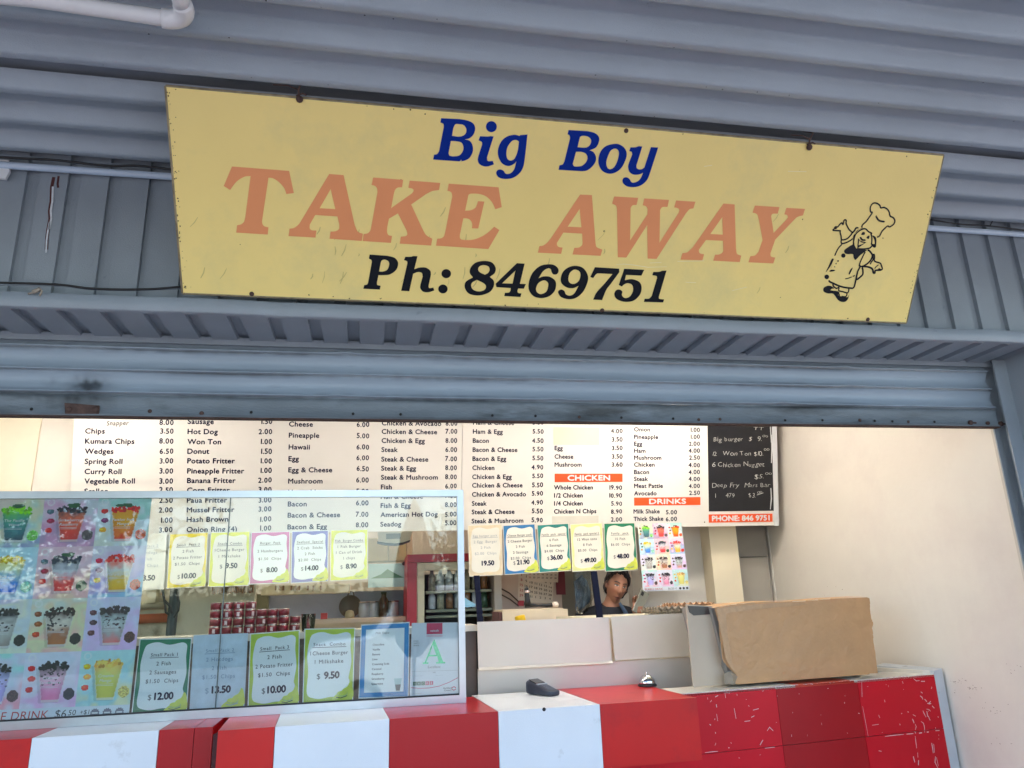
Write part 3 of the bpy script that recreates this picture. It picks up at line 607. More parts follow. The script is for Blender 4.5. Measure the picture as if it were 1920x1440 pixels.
# ------------------------------------------------------------------ lamps inside the shop
EM = mat('tube_glow', (1, .9, .74), var=0, emit=(1, .93, .83), estr=LAMP)
def ceiling_lamp(x, y, lab, ln=1.2):
    r = empty('ceiling_light', (x, y, 2.98), lab, 'ceiling light', 'fluorescent ceiling lights in the shop')
    MB().box(x - ln/2 - .03, x + ln/2 + .03, y - .09, y + .09, 2.965, 3.0).build('housing', WHITEP, r)
    for s in (-.05, .05): MB().tube([(x - ln/2, y + s, 2.945), (x + ln/2, y + s, 2.945)], .018, 10).build('tube', EM, r)
ceiling_lamp(2.0, 4.3, 'fluorescent light on the shop ceiling near the right wall')
ceiling_lamp(.4, 3.62, 'unseen fluorescent light added above the middle counter to brighten the splash guard')  # unseen lamp, added to light the guard panels from the front
ceiling_lamp(-1.9, 4.3, 'fluorescent light on the shop ceiling above the glass screen')
ceiling_lamp(-.2, 6.3, 'fluorescent light on the ceiling of the back kitchen', 1.0)

# ------------------------------------------------------------------ front counter, red and white laminate boxes
pL0, pL1 = onZ(62, 1384, ZT), onZ(300, 1369, ZT); pR0, pR1 = onZ(515, 1363, ZT), onZ(1310, 1308, ZT)
ZB = .843
cnt = empty('counter', (0, 3.5, 0), 'shop counter faced with wide red and white glossy panels below the glass screen', 'counter')
def stripe(a, b, p0, p1, mt, depth, name, y=1375, z0=ZB):
    A = planhit(a, y, p0, p1); B = planhit(b, y, p0, p1); A2 = Vector((A.x, A.y)); B2 = Vector((B.x, B.y)); d = (B2 - A2).normalized() * .0012
    return MB().wallbox(A2 + d, B2 - d, depth, z0, ZT).build(name, mt, cnt)
stripe(-420, -200, pL0, pL1, WHT, .5, 'white_panel')
stripe(-200, 61, pL0, pL1, RED, .5, 'red_panel')
stripe(61, 298, pL0, pL1, WHT, .5, 'white_panel')
stripe(298, 364, pL0, pL1, RED2, .5, 'red_panel'); stripe(364, 399, pL0, pL1, RED2, .5, 'red_panel')
stripe(408, 515, pR0, pR1, RED, .56, 'red_panel')
stripe(515, 730, pR0, pR1, WHT, .56, 'white_panel')
stripe(730, 935, pR0, pR1, RED2, .56, 'red_panel')
stripe(935, 1128, pR0, pR1, WHT, .62, 'white_panel')
stripe(1128, 1313, pR0, pR1, RED, .66, 'red_panel')
A = planhit(399, 1385, pR0, pR1); B = planhit(409, 1385, pR0, pR1)
MB().wallbox((A.x, A.y + .004), (B.x, B.y), .1, ZB, ZT - .012).build('worn_edge', mat('chipped_edge', srgb(70, 26, 26), rough=.8, var=.5, vscale=60, bump=1), cnt)
mb = MB(); mb.wallbox((pL0.x - 1.6, pL0.y + .16), (pR1.x - .15, pR1.y + .2), .35, 0, ZB - .001); mb.build('base', RED2, cnt)
u0 = planhit(1020, 1330, pR0, pR1)
MB().lathe((u0.x, u0.y - .001, ZT - .004), [(.008, 0), (.008, .0015), (.001, .003)], 10, (0, -1, 0)).build('chip_mark', BLACK, cnt)

# right hand counter, older crimson panels
q0, q1 = onZ(1290, 1298, ZT), onZ(1753, 1262, ZT)
dv = (q1 - q0).normalized(); CF = Frame((q0.x, q0.y, ZT), (dv.x, dv.y, 0), (0, 0, 1))
rc = empty('counter', ((q0.x+q1.x)/2, (q0.y+q1.y)/2, 0), 'scratched crimson counter end with a white top against the right wall', 'counter')
DKR = mat('deep_red_laminate', srgb(168, 10, 20), rough=.36, var=.06, spec=.3)
us = [CF.px(1270, 1350)[0] - .35, CF.px(1462, 1350)[0], CF.px(1618, 1350)[0], CF.px(1757, 1290)[0]]
v1 = (CF.px(1467, 1395)[1] + CF.px(1773, 1370)[1]) / 2 ; v1 = CF.px(1600, 1384)[1]
for j, (va, vb) in enumerate(((-.008, v1), (v1, v1*2), (v1*2, v1*3))):
    for i in range(3):
        g = .0012; a, b_ = us[i] + g, us[i+1] - g; t, bo = va - (g if j else 0), vb + g
        mt = [[CRIM, DKR, CRIM], [CRIM, DKR, CRIM], [DKR, CRIM, DKR]][j][i]
        MB().slab([CF.pt(a, bo), CF.pt(b_, bo), CF.pt(b_, t), CF.pt(a, t)], CF.N, .018).build('front_panel', mt, rc)
mb = MB(); mb.slab([CF.pt(us[0]+.01, -1.1, -.019), CF.pt(us[3]-.004, -1.1, -.019), CF.pt(us[3]-.004, -.012, -.019), CF.pt(us[0]+.01, -.012, -.019)], CF.N, .2); mb.build('carcass', MATS['white_laminate'], rc)
def topq(a, b_, d0, d1, mt, nm, z=-.005):
    P = [CF.pt(a, z, -d0), CF.pt(b_, z, -d0), CF.pt(b_, z, -d1), CF.pt(a, z, -d1)]; MB().slab(P, (0, 0, 1), .012).build(nm, mt, rc)
uo0, uo1 = CF.px(1497, 1284)[0] - .02, CF.px(1600, 1270)[0]
WT = mat('worn_white_top', srgb(222, 216, 202), rough=.35, var=.05, dirt=srgb(170, 160, 140), dscale=8, dlo=.6, dhi=.8)
topq(us[0], uo0, .0, .24, WT, 'top_strip'); topq(uo0, uo1, .0, .24, mat('orange_red_top', srgb(206, 66, 40), rough=.3, var=.05), 'top_strip'); topq(uo1, us[3], .0, .24, WT, 'top_strip')
mb = MB()
P = [CF.pt(us[3] - .005, -1.1, .002), CF.pt(us[3] + .055, -1.1, .002), CF.pt(us[3] + .055, .022, .002), CF.pt(us[3] - .005, .012, .002)]
mb.slab(P, CF.N, .42); mb.build('end_trim', mat('pale_blue_trim', srgb(196, 202, 206), rough=.45, var=.08, dirt=srgb(140, 140, 140), dscale=10, dlo=.6, dhi=.8), rc)
mb = MB(); P = [CF.pt(us[3] - .03, .012, -.05), CF.pt(us[3] + .0, .012, -.02), CF.pt(us[3] - .10, .012, -.50), CF.pt(us[3] - .14, .012, -.50)]
mb.slab(P, (0, 0, 1), .02); mb.build('hinge_strip', WT, rc)
# scratches through the red
mb = MB(); rr = random.Random(5)
def scr(st, wd=.0035):
    P = [CF.px(float(t.split(',')[0]), float(t.split(',')[1])) for t in st.split()]; mb.stroke(CF, P, wd, .0009, True)
Z = lambda x, y: (1640 + x/5.539, 1180 + y/5.539)
for st in ('478,650 495,662', '470,690 490,705 500,728', '518,725 540,750', '545,770 565,768 580,745', '560,775 585,770', '595,795 618,818', '535,828 560,832 580,850', '500,845 510,870 532,912', '540,850 550,905', '555,900 575,945', '390,930 400,950 408,975', '420,985 430,1010 420,1045', '415,1060 425,1080',
           '480,955 505,975 515,1010 518,1070', '630,1052 672,1050', '340,855 352,860', '395,885 425,902', '105,1112 200,1100 300,1090', '330,1088 400,1082', '460,1078 490,1074', '540,1068 560,1066', '420,1110 425,1160 435,1235', '590,1180 600,1230 607,1285', '612,1190 620,1280', '630,1320 625,1380 655,1440', '640,1330 660,1420', '445,1280 447,1330', '455,1360 452,1410', '400,510 430,535 465,532', '40,890 52,920', '480,540 520,540', '400,1320 415,1380'):
    P = [Z(*map(float, t.split(','))) for t in st.split()]; mb.stroke(CF, [CF.px(*p) for p in P], rr.uniform(.003, .006), .0009, True)
Z2 = lambda x, y: (1240 + x/2.8235, 1080 + y/2.8235)
for st in ('335,615 340,645', '285,640 300,632', '485,710 515,702', '475,748 492,740', '292,730 298,768', '290,680 293,695', '560,820 572,800 592,820', '522,895 537,868', '255,785 262,790', '460,685 465,690', '385,700 395,755', '1150,735 1156,750', '1115,790 1150,785', '1065,690 1078,760 1095,850', '1060,560 1062,640', '440,770 470,766', '520,948 525,945', '1150,925 1165,928', '548,912 600,906', '230,935 270,930 300,928'):
    P = [Z2(*map(float, t.split(','))) for t in st.split()]; mb.stroke(CF, [CF.px(*p) for p in P], rr.uniform(.002, .005), .0009, True)
for i in range(150):
    x = rr.uniform(1318, 1765); t = (x - 1290) / 463; y = 1298 - 36*t + abs(rr.gauss(0, 1.1)) * (1.4 if rr.random() < .8 else 12) + (rr.uniform(0, 130) if rr.random() < .22 else 0)
    a, c = CF.px(x, y); l = rr.uniform(.002, .012); an = rr.uniform(-.3, .3) if y - (1298-36*t) < 6 else rr.uniform(-2, 2)
    mb.stroke(CF, [(a, min(c, -.004)), (a + l/2*math.cos(an), min(c, -.004)), (a + l*math.cos(an), min(c + l*math.sin(an), -.004))], rr.uniform(.0012, .004), .0009)
mb.build('scratches', mat('bare_laminate', srgb(225, 190, 190), rough=.6, var=.15, vscale=40), rc)

# ------------------------------------------------------------------ glass screen on the counter
g1 = onZ(868, 1318, ZT); g0 = onZ(0, 1371, ZT); gd = (g1 - g0).normalized()
GF = Frame((g1.x, g1.y, ZT), (gd.x, gd.y, 0), (0, 0, 1))
vt1 = GF.px(865, 919)[1]; vb1 = GF.px(865, 931)[1]
uS0 = GF.px(860, 1200)[0]; uS1 = GF.px(872, 1200)[0]
vr0 = GF.px(860, 1303)[1]
uE = GF.px(-420, 1100)[0]
scrn = empty('glass_screen', (GF.O.x, GF.O.y, ZT), 'aluminium framed glass screen standing on the counter and covered with posters', 'glass screen')
def gbox(a, b_, c, d, mt, nm, f=0, th=.025):
    MB().slab([GF.pt(a, c, f), GF.pt(b_, c, f), GF.pt(b_, d, f), GF.pt(a, d, f)], GF.N, th).build(nm, mt, scrn)
gbox(uE, uS0, vb1, vt1, ALU, 'top_rail', .008); gbox(uE, uS0, 0.001, vr0, ALU, 'bottom_rail', .008); gbox(uS0, uS1, .001, vt1, ALU, 'end_stile', .010, .03)
gbox(uE, uS0 - .001, vr0, vr0 + .006, BLACK, 'gasket', .001, .012)
uj = GF.px(418, 1130)[0]
gbox(uE, uj - .002, vr0 + .006, vb1, GLASS, 'pane', -.002, .005); gbox(uj + .002, uS0, vr0 + .006, vb1, GLASS, 'pane', -.002, .005)
gbox(uj - .0022, uj + .0022, vr0 + .006, vb1, mat('joint_edge', srgb(80, 96, 96), rough=.3, var=.1), 'pane_joint', -.001, .007)

# ------------------------------------------------------------------ printed paper signs
PAPER = mat('paper', srgb(224, 220, 208), rough=.3, var=.03, coat=.3)
PAPERB = mat('paper_cool', srgb(228, 232, 234), rough=.3, var=.03, coat=.3)
FADED = mat('faded_ink', srgb(176, 178, 182), rough=.5, var=.1)
GREYINK = mat('grey_ink', srgb(88, 88, 92), rough=.5, var=.1)
DKINK = mat('dark_ink', srgb(40, 46, 56), rough=.5, var=.1)
LIME = mat('lime_print', srgb(206, 214, 76), rough=.4, var=.08, vscale=30); BUNC = mat('bun_print', srgb(176, 196, 110), rough=.4, var=.2, vscale=60)
def col(nm, c): return mat(nm, c, rough=.35, var=.10, vscale=25, coat=.2)
YB = col('yellow_border', srgb(226, 204, 40)); YG = col('yellow_green_border', srgb(208, 214, 30)); PK = col('pink_border', srgb(196, 98, 158)); VI = col('violet_border', srgb(112, 108, 184))
BL = col('blue_border', srgb(36, 116, 176)); TE = col('teal_border', srgb(24, 130, 122)); PY = col('pale_lime_border', srgb(222, 224, 150)); GR = col('green_border', srgb(16, 122, 86)); BG = col('beige_border', srgb(222, 204, 170)); PB = col('pale_blue_faded', srgb(196, 210, 224))
LG = col('lime_border', srgb(178, 200, 40))
def wavy(s0, s1, t0, t1, amp, seed):
    """outline of the wavy white field on the price signs, in unit sheet coordinates"""
    r = random.Random(seed); a = amp
    st = [(s0+.05, t1-.06), (s0+.14, t1-.01), (s0+.30, t1+a*.1), (s0+.50, t1-a), (s0+.72, t1-a*.2), (s1-.06, t1-.01), (s1-.005, t1-.05), (s1-.01, t1-.2), (s1+a*.5, t1-.42), (s1-a*.9, t1-.62), (s1-a*.3, t0+.2), (s1-.03, t0+.06),
          (s1-.14, t0+.005), (.55, t0+a*.3), (.35, t0-a*.2), (s0+.14, t0+.005), (s0+.03, t0+.04), (s0, t0+.12), (s0+a*.6, t0+.35), (s0-a*.2, t0+.6)]
    return [(x, y, 1) for x, y in st]
class Sheet:
    """maps unit coordinates (s right, t up) on a sheet whose four corners are given by photo pixels on a frame"""
    def __init__(s, fr, TL, TR, BR, BL, off=0):
        s.fr = fr; s.c = [np.array(fr.px(*p)) for p in (BL, BR, TR, TL)]; s.off = off
        s.W = np.linalg.norm(s.c[1]-s.c[0]); s.H = np.linalg.norm(s.c[3]-s.c[0])
    def uv(s, a, b): return tuple((1-a)*(1-b)*s.c[0] + a*(1-b)*s.c[1] + a*b*s.c[2] + (1-a)*b*s.c[3])
    def px(s, x, y): return s.fr.px(x, y)
    def pt(s, a, b, off=0): u, v = s.uv(a, b); return s.fr.pt(u, v, s.off + off)
def warp(sh, a): return lambda x, y: a
def price_sign(fr, corners, border, lines, price, label, group, off=0, ink=None, paper=None, dollar=True, burger=True, pcy=.17, top=.76, step=.115, pctop=.17, seed=1, title=True, inkp=None, bend=0):
    sh = Sheet(fr, *corners, off=off); mb = MB()
    ink = ink or GREYINK; paper = paper or PAPER
    mats = [paper, border, ink, inkp or INK, LIME, BUNC]
    P = [sh.pt(0, 0), sh.pt(1, 0), sh.pt(1, 1), sh.pt(0, 1)]
    mb.use(0).slab(P, fr.N, .0012)
    # colour border field, then wavy field
    e = .018; asp = sh.W / sh.H
    mb.use(1).poly(sh, [(e, e*asp), (1-e, e*asp), (1-e, 1-e*asp), (e, 1-e*asp)], (), .0008)
    mb.use(0).poly(sh, hermite(wavy(.075, .925, .065, .945, .032, seed), 4), (), .0014)
    if burger:
        mb.use(4).poly(sh, hermite([(p[0], p[1], 1) for p in ((.58, .03), (.66, .10), (.74, .12), (.80, .17), (.88, .2), (.93, .27), (.975, .22), (.975, .03))], 4), (), .0018)
        mb.use(5).poly(sh, ell(.78, .105, .11, .04, 16), (), .0022); mb.use(4).poly(sh, ell(.775, .115, .10, .03, 16), (), .0025)
        mb.use(2).poly(sh, [(.66, .06), (.75, .045), (.88, .07), (.88, .08), (.75, .055), (.66, .07)], (), .0025)
    cap = .062
    def put(st, s0, t, cp, i, bold=0, w=None, ul=False):
        k = cp * sh.H; vs, fs = glyphs(st, 0, 1.15 if i == 2 else .95)
        if not len(vs): return
        K = k / CAPH / sh.H; x = (vs[:, 0] - (vs[:, 0].min() + vs[:, 0].max())/2) * K / asp; y = vs[:, 1] * K
        wd = x.max() - x.min()
        mx = w or .74
        if wd > mx: x = x * mx / wd; wd = mx
        for q, (da, db) in enumerate(((0, 0),) if not bold else ((-1, 0), (1, 0), (0, 1), (0, -1))):
            e_ = bold * K * .9; mb.use(i).add([sh.pt(s0 + a + da*e_/asp, t + b + db*e_, .0028 + q*.00012) for a, b in zip(x, y)], fs)
        if ul: mb.use(i).poly(sh, [(s0 - wd/2 - .02, t - .022), (s0 + wd/2 + .02, t - .022), (s0 + wd/2 + .02, t - .014), (s0 - wd/2 - .02, t - .014)], (), .0028)
    t = top
    for i, L in enumerate(lines):
        put(L, .5, t, .044 if i == 0 else .05, 2, .012, None, i == 0 and title); t -= step * (1.05 if i == 0 else 1)
    if price:
        if dollar: put('$', .30, pcy, .07, 2)
        put(price, .56, pcy, .088, 3, .05, .46)
    o = mb.build('price_sign', mats); return tag(o, label, 'price sign', group)

# flat frames
FH = Frame((0, 5.17, 2.0), (1, 0, 0), (0, 0, 1))       # hanging signs below the menu
GP = Frame(GF.pt(0, 0, -.012), GF.U, GF.V)              # behind the glass
hg = 'price signs hanging in a row below the menu board'; gg = 'price signs taped inside the glass screen'
price_sign(FH, ((240, 1003), (313, 1000), (307, 1105), (236, 1108)), PAPER, ['Small Pack 2', '2 Hotdogs', '2 Fish', '$1.50 Chips'], '13.50', 'faded white price sign hanging below the menu, half hidden by the big drinks poster', hg, ink=FADED, dollar=False, burger=False)
price_sign(FH, ((318, 1001), (391, 998), (385, 1100), (312, 1104)), YB, ['Small  Pack 3', '2 Fish', '2 Potato Fritter', '$1.50  Chips'], '10.00', 'orange yellow bordered Small Pack 3 sign hanging below the menu', hg)
price_sign(FH, ((395, 998), (469, 996), (466, 1098), (390, 1101)), YG, ['Snack  Combo', '1Cheese Burger', '1 Milkshake'], '9.50', 'bright yellow bordered Snack Combo sign hanging below the menu', hg, pcy=.33)
price_sign(FH, ((471, 998), (544, 996), (542, 1093), (467, 1096)), PK, ['Burger  Pack', '2 Hamburgers', '$1.50  Chips'], '8.00', 'pink bordered Burger Pack sign priced 8.00', hg, paper=PAPERB, step=.15, pcy=.22)
price_sign(FH, ((547, 996), (616, 994), (615, 1090), (545, 1094)), VI, ['Seafood  Special', '2 Crab  Sticks', '2 Fish', '$2.00  Chips'], '14.00', 'violet bordered Seafood Special sign priced 14.00', hg, paper=PAPERB, pcy=.23)
price_sign(FH, ((620, 994), (690, 992), (689, 1086), (619, 1090)), YG, ['Fish  Burger Combo', '1 Fish Burger', '1 Can of Drink', '1 chips'], '8.90', 'yellow bordered Fish Burger Combo sign priced 8.90', hg, pcy=.23)
price_sign(FH, ((877, 985), (941, 983), (943, 1078), (880, 1081)), BG, ['Egg burger pack', '2 Egg  Burger', '2 Fish', '$2.00  Chips'], '19.50', 'faded beige sign priced 19.50, first right of the glass screen', hg, ink=FADED, dollar=False, burger=False, pcy=.20)
price_sign(FH, ((943, 985), (1003, 982), (1010, 1074), (946, 1078)), BL, ['Cheese Burger pack', '2 Cheese Burger', '2 Fish', '2 Sausage', '$3.00  Chips'], '21.90', 'blue bordered Cheese Burger pack sign priced 21.90', hg, pcy=.19)
price_sign(FH, ((1007, 984), (1066, 981), (1071, 1070), (1011, 1074)), TE, ['Family  pack  special', '6 Fish', '6 Sausage', '$4.00  Chips'], '36.00', 'teal bordered Family pack special sign priced 36.00', hg, pcy=.25)
price_sign(FH, ((1069, 983), (1129, 980), (1134, 1069), (1073, 1072)), PY, ['Family  pack special 2', '12 Won tons', '8 Fish', '$5.00  Chips'], '49.00', 'pale lime bordered sign for 12 Won tons priced 49.00', hg, pcy=.18)
price_sign(FH, ((1132, 981), (1190, 980), (1196, 1069), (1135, 1072)), GR, ['Family   pack', '10 Fish', '$6.00  Chips'], '48.00', 'green bordered Family pack sign priced 48.00, next to the small drinks poster', hg, pcy=.26)

price_sign(GP, ((262, 1198), (360, 1196), (350, 1336), (246, 1342)), GR, ['Small Pack 1', '2 Fish', '2 Sausages', '$1.50  Chips'], '12.00', 'green bordered Small Pack 1 sign inside the glass beside the big drinks poster', gg, paper=PAPERB, pcy=.19, ink=GREYINK)
price_sign(GP, ((363, 1191), (465, 1187), (458, 1328), (355, 1334)), PB, ['Small Pack 2', '2 Hotdogs', '2 Fish', '$1.50  Chips'], '13.50', 'pale blue faded Small Pack 2 sign crossed by the glass joint', gg, paper=PB, ink=mat('faded_blue_ink', srgb(140, 156, 180), var=.05), pcy=.22)
price_sign(GP, ((469, 1188), (562, 1181), (560, 1323), (464, 1330)), LG, ['Small  Pack 3', '2 Fish', '2 Potato Fritter', '$1.50  Chips'], '10.00', 'lime bordered Small Pack 3 sign inside the glass screen', gg, paper=PAPERB, ink=DKINK, pcy=.19)
price_sign(GP, ((571, 1179), (666, 1177), (662, 1314), (567, 1321)), LG, ['Snack  Combo', '1Cheese Burger', '1 Milkshake'], '9.50', 'lime bordered Snack Combo sign inside the glass screen', gg, paper=PAPERB, ink=DKINK, pcy=.32)
# flavour list
sh = Sheet(GP, (677, 1171), (768, 1166), (766, 1307), (672, 1310)); mb = MB()
def unit_text(mb, sh, st, s0, t, cp, align='l', bold=0, wmax=None, shear=0, off=.0028, xs=1.0, rot=0):
    if bold > 0:
        e_ = bold * cp / CAPH * .9; a_ = sh.W / sh.H
        for q, (da, db) in enumerate(((-1, 0), (1, 0), (0, 1))): unit_text(mb, sh, st, s0 + da*e_/a_, t + db*e_, cp, align, 0, wmax, shear, off + q*.00012, xs, rot)
        return
    vs, fs = glyphs(st, 0, 1.05)
    if not len(vs): return
    asp = sh.W / sh.H; K = cp / CAPH; x = (vs[:, 0] - vs[:, 0].min()) * K / asp * xs; y = vs[:, 1] * K; wd = x.max()
    if wmax and wd > wmax: x = x * wmax / wd; wd = wmax
    if align == 'c': x = x - wd/2
    elif align == 'r': x = x - wd
    x = x + y * shear
    X = x*math.cos(rot) - y*math.sin(rot)/asp; Y = x*math.sin(rot)*asp + y*math.cos(rot)
    mb.add([sh.pt(s0 + a, t + b, off) for a, b in zip(X, Y)], fs)
def rect(sh, a, b, c, d): return [(a, c), (b, c), (b, d), (a, d)]
mb.use(0).slab([sh.pt(0, 0), sh.pt(1, 0), sh.pt(1, 1), sh.pt(0, 1)], GP.N, .0012)
mb.use(1).poly(sh, rect(sh, .015, .985, .015, .985), (), .001); mb.use(0).poly(sh, rect(sh, .105, .895, .075, .925), (), .0018)
for i, s_ in enumerate(['Chocolate', 'Vanilla', 'Banana', 'Lime', 'Creaming Soda', 'Caramel', 'Raspberry', 'Strawberry', 'Spearmint']):
    unit_text(mb.use(2), sh, s_, .25, .70 - i*.0655, .026, bold=.03)
unit_text(mb.use(3), sh, 'Milk Shake', .3, .855, .03, shear=.3)
mb.use(4).poly(sh, [(.70, .25), (.86, .25), (.82, .05+.03), (.74, .05+.03)], (), .0022)
mb.use(3).poly(sh, [(.725, .17), (.84, .17), (.82, .09), (.745, .09)], (), .0025)
tag(mb.build('flavour_list', [PAPERB, mat('cyan_border', srgb(24, 132, 196), rough=.35, var=.06), DKINK, GREYINK, mat('cup_tint', srgb(178, 206, 206), var=.1)]), 'blue bordered list of milkshake flavours taped inside the glass', 'flavour list')
# food grade certificate
sh = Sheet(GP, (772, 1168), (859, 1167), (860, 1303), (768, 1307)); mb = MB()
mb.use(0).slab([sh.pt(0, 0), sh.pt(1, 0), sh.pt(1, 1), sh.pt(0, 1)], GP.N, .0012)
mb.use(1).poly(sh, rect(sh, .32, .66, .84, .995), (), .001); unit_text(mb.use(0), sh, 'eatsafe', .49, .875, .03, 'c', .02, .29)
mb.use(1).poly(sh, rect(sh, .32, .66, .818, .822), (), .001); mb.use(1).poly(sh, rect(sh, .32, .66, .806, .809), (), .001)
mb.use(2).poly(sh, [(.49, .77), (.68, .455), (.72, .455), (.72, .435), (.53, .435), (.53, .455), (.585, .455), (.55, .535), (.37, .535), (.32, .455), (.37, .455), (.37, .435), (.25, .435), (.25, .455), (.29, .455), (.46, .74)], [[(.455, .69), (.39, .555), (.53, .555)]], .002)
unit_text(mb.use(3), sh, 'Excellent', .49, .375, .033, 'c', 0, .27)
for i, s_ in enumerate(('FOOD', 'SAFETY', 'GRADE')): unit_text(mb.use(3), sh, s_, .05, .74 - i*.03, .017)
mb.use(4).poly(sh, rect(sh, .03, .98, .335, .339), (), .001)
unit_text(mb.use(3), sh, '2025', .49, .31, .015, 'c')
unit_text(mb.use(4), sh, 'DATE OF ISSUE', .08, .27, .012); unit_text(mb.use(4), sh, 'VALID UNTIL', .52, .27, .012)
for i, c_ in enumerate('ABCDE'):
    mb.use(5 if i < 3 else 1).poly(sh, rect(sh, .06 + i*.085, .135 + i*.085, .15, .20), (), .001); unit_text(mb.use(0), sh, c_, .0975 + i*.085, .162, .026, 'c')
mb.use(1).stroke(sh, [(.02, .125), (.2, .11), (.4, .11), (.6, .13), (.8, .175), (.99, .235)], .008, .001)
unit_text(mb.use(3), sh, 'Auckland', .68, .09, .022, bold=.02, wmax=.18); unit_text(mb.use(3), sh, 'Council', .70, .06, .022, bold=.02, wmax=.16)
mb.use(1).stroke(sh, [(.9+.04*math.cos(k*.5), .09+.022*math.sin(k*.5)) for k in range(13)], .012, .001)
unit_text(mb.use(4), sh, 'www.foodgrades', .06, .04, .012, wmax=.28)
tag(mb.build('certificate', [mat('cert_paper', srgb(218, 220, 228), rough=.3, var=.03, coat=.3), mat('cert_red', srgb(206, 60, 96), var=.05), mat('cert_green', srgb(20, 196, 140), rough=.25, metal=.4, var=.35, vscale=120), GREYINK, FADED, mat('grade_green', srgb(70, 110, 80), var=.1)]), 'food safety grade A certificate in the right corner of the glass screen', 'certificate')

# ------------------------------------------------------------------ drinks posters: printed pictures of cups on colour washes
def paint_poster(nx, ny, tiles, seed):
    """returns (ny, nx, 3) linear colours of a 3 x 4 sheet of drink pictures, row 0 at the top"""
    rs = np.random.RandomState(seed); img = np.zeros((ny, nx, 3)); band = int(ny * .945)
    def blur_noise(h, w_, s):
        a = rs.rand(int(h/s)+3, int(w_/s)+3, 3); yy = np.linspace(0, a.shape[0]-1.001, h); xx = np.linspace(0, a.shape[1]-1.001, w_)
        y0 = yy.astype(int); x0 = xx.astype(int); fy = (yy-y0)[:, None, None]; fx = (xx-x0)[None, :, None]; fy = fy*fy*(3-2*fy); fx = fx*fx*(3-2*fx)
        return a[y0][:, x0]*(1-fy)*(1-fx) + a[y0+1][:, x0]*fy*(1-fx) + a[y0][:, x0+1]*(1-fy)*fx + a[y0+1][:, x0+1]*fy*fx
    for k, T in enumerate(tiles):
        r, c = divmod(k, 3); y0, y1 = band*r//4, band*(r+1)//4; x0, x1 = nx*c//3, nx*(c+1)//3; h, w_ = y1-y0, x1-x0
        bgs = [np.array(x) for x in T['bg']]; yy, xx = np.mgrid[0:h, 0:w_]; s = xx/w_; t = yy/h
        n1 = blur_noise(h, w_, h/5)[..., 0]; n2 = blur_noise(h, w_, h/12)[..., 0]
        q = np.clip(t*.9 + (n1-.5)*.9 + (s-.5)*T.get('sx', .3), 0, 1)*(len(bgs)-1); qi = np.clip(q.astype(int), 0, len(bgs)-2); qf = (q-qi)[..., None]; B = np.array(bgs)
        A = B[qi]*(1-qf) + B[qi+1]*qf; A = A*(.9+.2*n2[..., None]); A = A*.62 + .36
        # cup
        cx_ = .52; top, bot = .24, .90; wt, wb = .27, .155
        tt = np.clip((t-top)/(bot-top), 0, 1); hw = wt + (wb-wt)*tt; inside = (np.abs(s-cx_) < hw) & (t > top) & (t < bot - .03*(1-((s-cx_)/wb)**2 < 0))
        shade = (np.abs(s-cx_+.03) < hw+.02) & (t > top+.03) & (t < bot+.01); A[shade] *= .78
        L = np.array([np.array(x) for x in T['cup']]); q2 = np.clip(tt*(1+.0) + (n2-.5)*.22, 0, .999)*(len(L)-1); qi = q2.astype(int); qf = (q2-qi)[..., None]; D = L[qi]*(1-qf) + L[np.minimum(qi+1, len(L)-1)]*qf
        rim = (np.abs(np.abs(s-cx_)-hw) < .014); D = np.where(rim[..., None], D*.6+.35, D*(1-.35*np.abs((s-cx_)/hw)[..., None]**3)*1.15 + .03)
        base = (t > bot-.045) & inside; D[base] = D[base]*.35+.5
        A = np.where(inside[..., None], D, A)
        # topping
        for i in range(46):
            a = cx_ + rs.uniform(-.26, .26); b_ = top + rs.uniform(-.07, .05) + (a-cx_)**2*.5; rr_ = rs.uniform(.018, .038); d = ((s-a)**2 + (t-b_)**2) < rr_**2
            A[d] = np.array(T['top'])*rs.uniform(.5, 1.6)
        if T.get('leaf'):
            for i in range(4):
                a = .5 + rs.uniform(-.1, .1); b_ = top-.09+rs.uniform(-.02, .03); d = ((s-a)/.08)**2 + ((t-b_)/.03)**2 < 1; A[d] = (.04, .10, .05)
        if T.get('chunks'):
            for i in range(26):
                a = cx_+rs.uniform(-.2, .2); b_ = rs.uniform(.32, .6); d = ((s-a)/.022)**2 + ((t-b_)/.014)**2 < 1; A[d & inside] = (.06, .045, .05)
        # fruit on the left, round pearl dish at lower right
        for i, fc in enumerate(T['fruit']):
            a = .13 + .02*(i % 2); b_ = .28 + .19*i; d = ((s-a)/.07)**2 + ((t-b_)/.05)**2 < 1; A[d] = fc; d = ((s-a+.02)/.03)**2 + ((t-b_+.01)/.02)**2 < 1; A[d] = np.array(fc)*1.6+.04
        d = ((s-.85)**2 + (t-.76)**2) < .105**2; dn = rs.rand(h, w_)[..., None]; A = np.where(d[..., None], np.array(T['dish'])*(.4+1.3*dn), A)
        ring = np.abs(np.sqrt((s-.12)**2 + (t-.09)**2)-.06) < .012; A[ring] = A[ring]*.4+.5
        img[y0:y1, x0:x1] = A
    img[band:] = srgb(216, 222, 230)
    return np.clip(img, .004, .95)
c_ = srgb
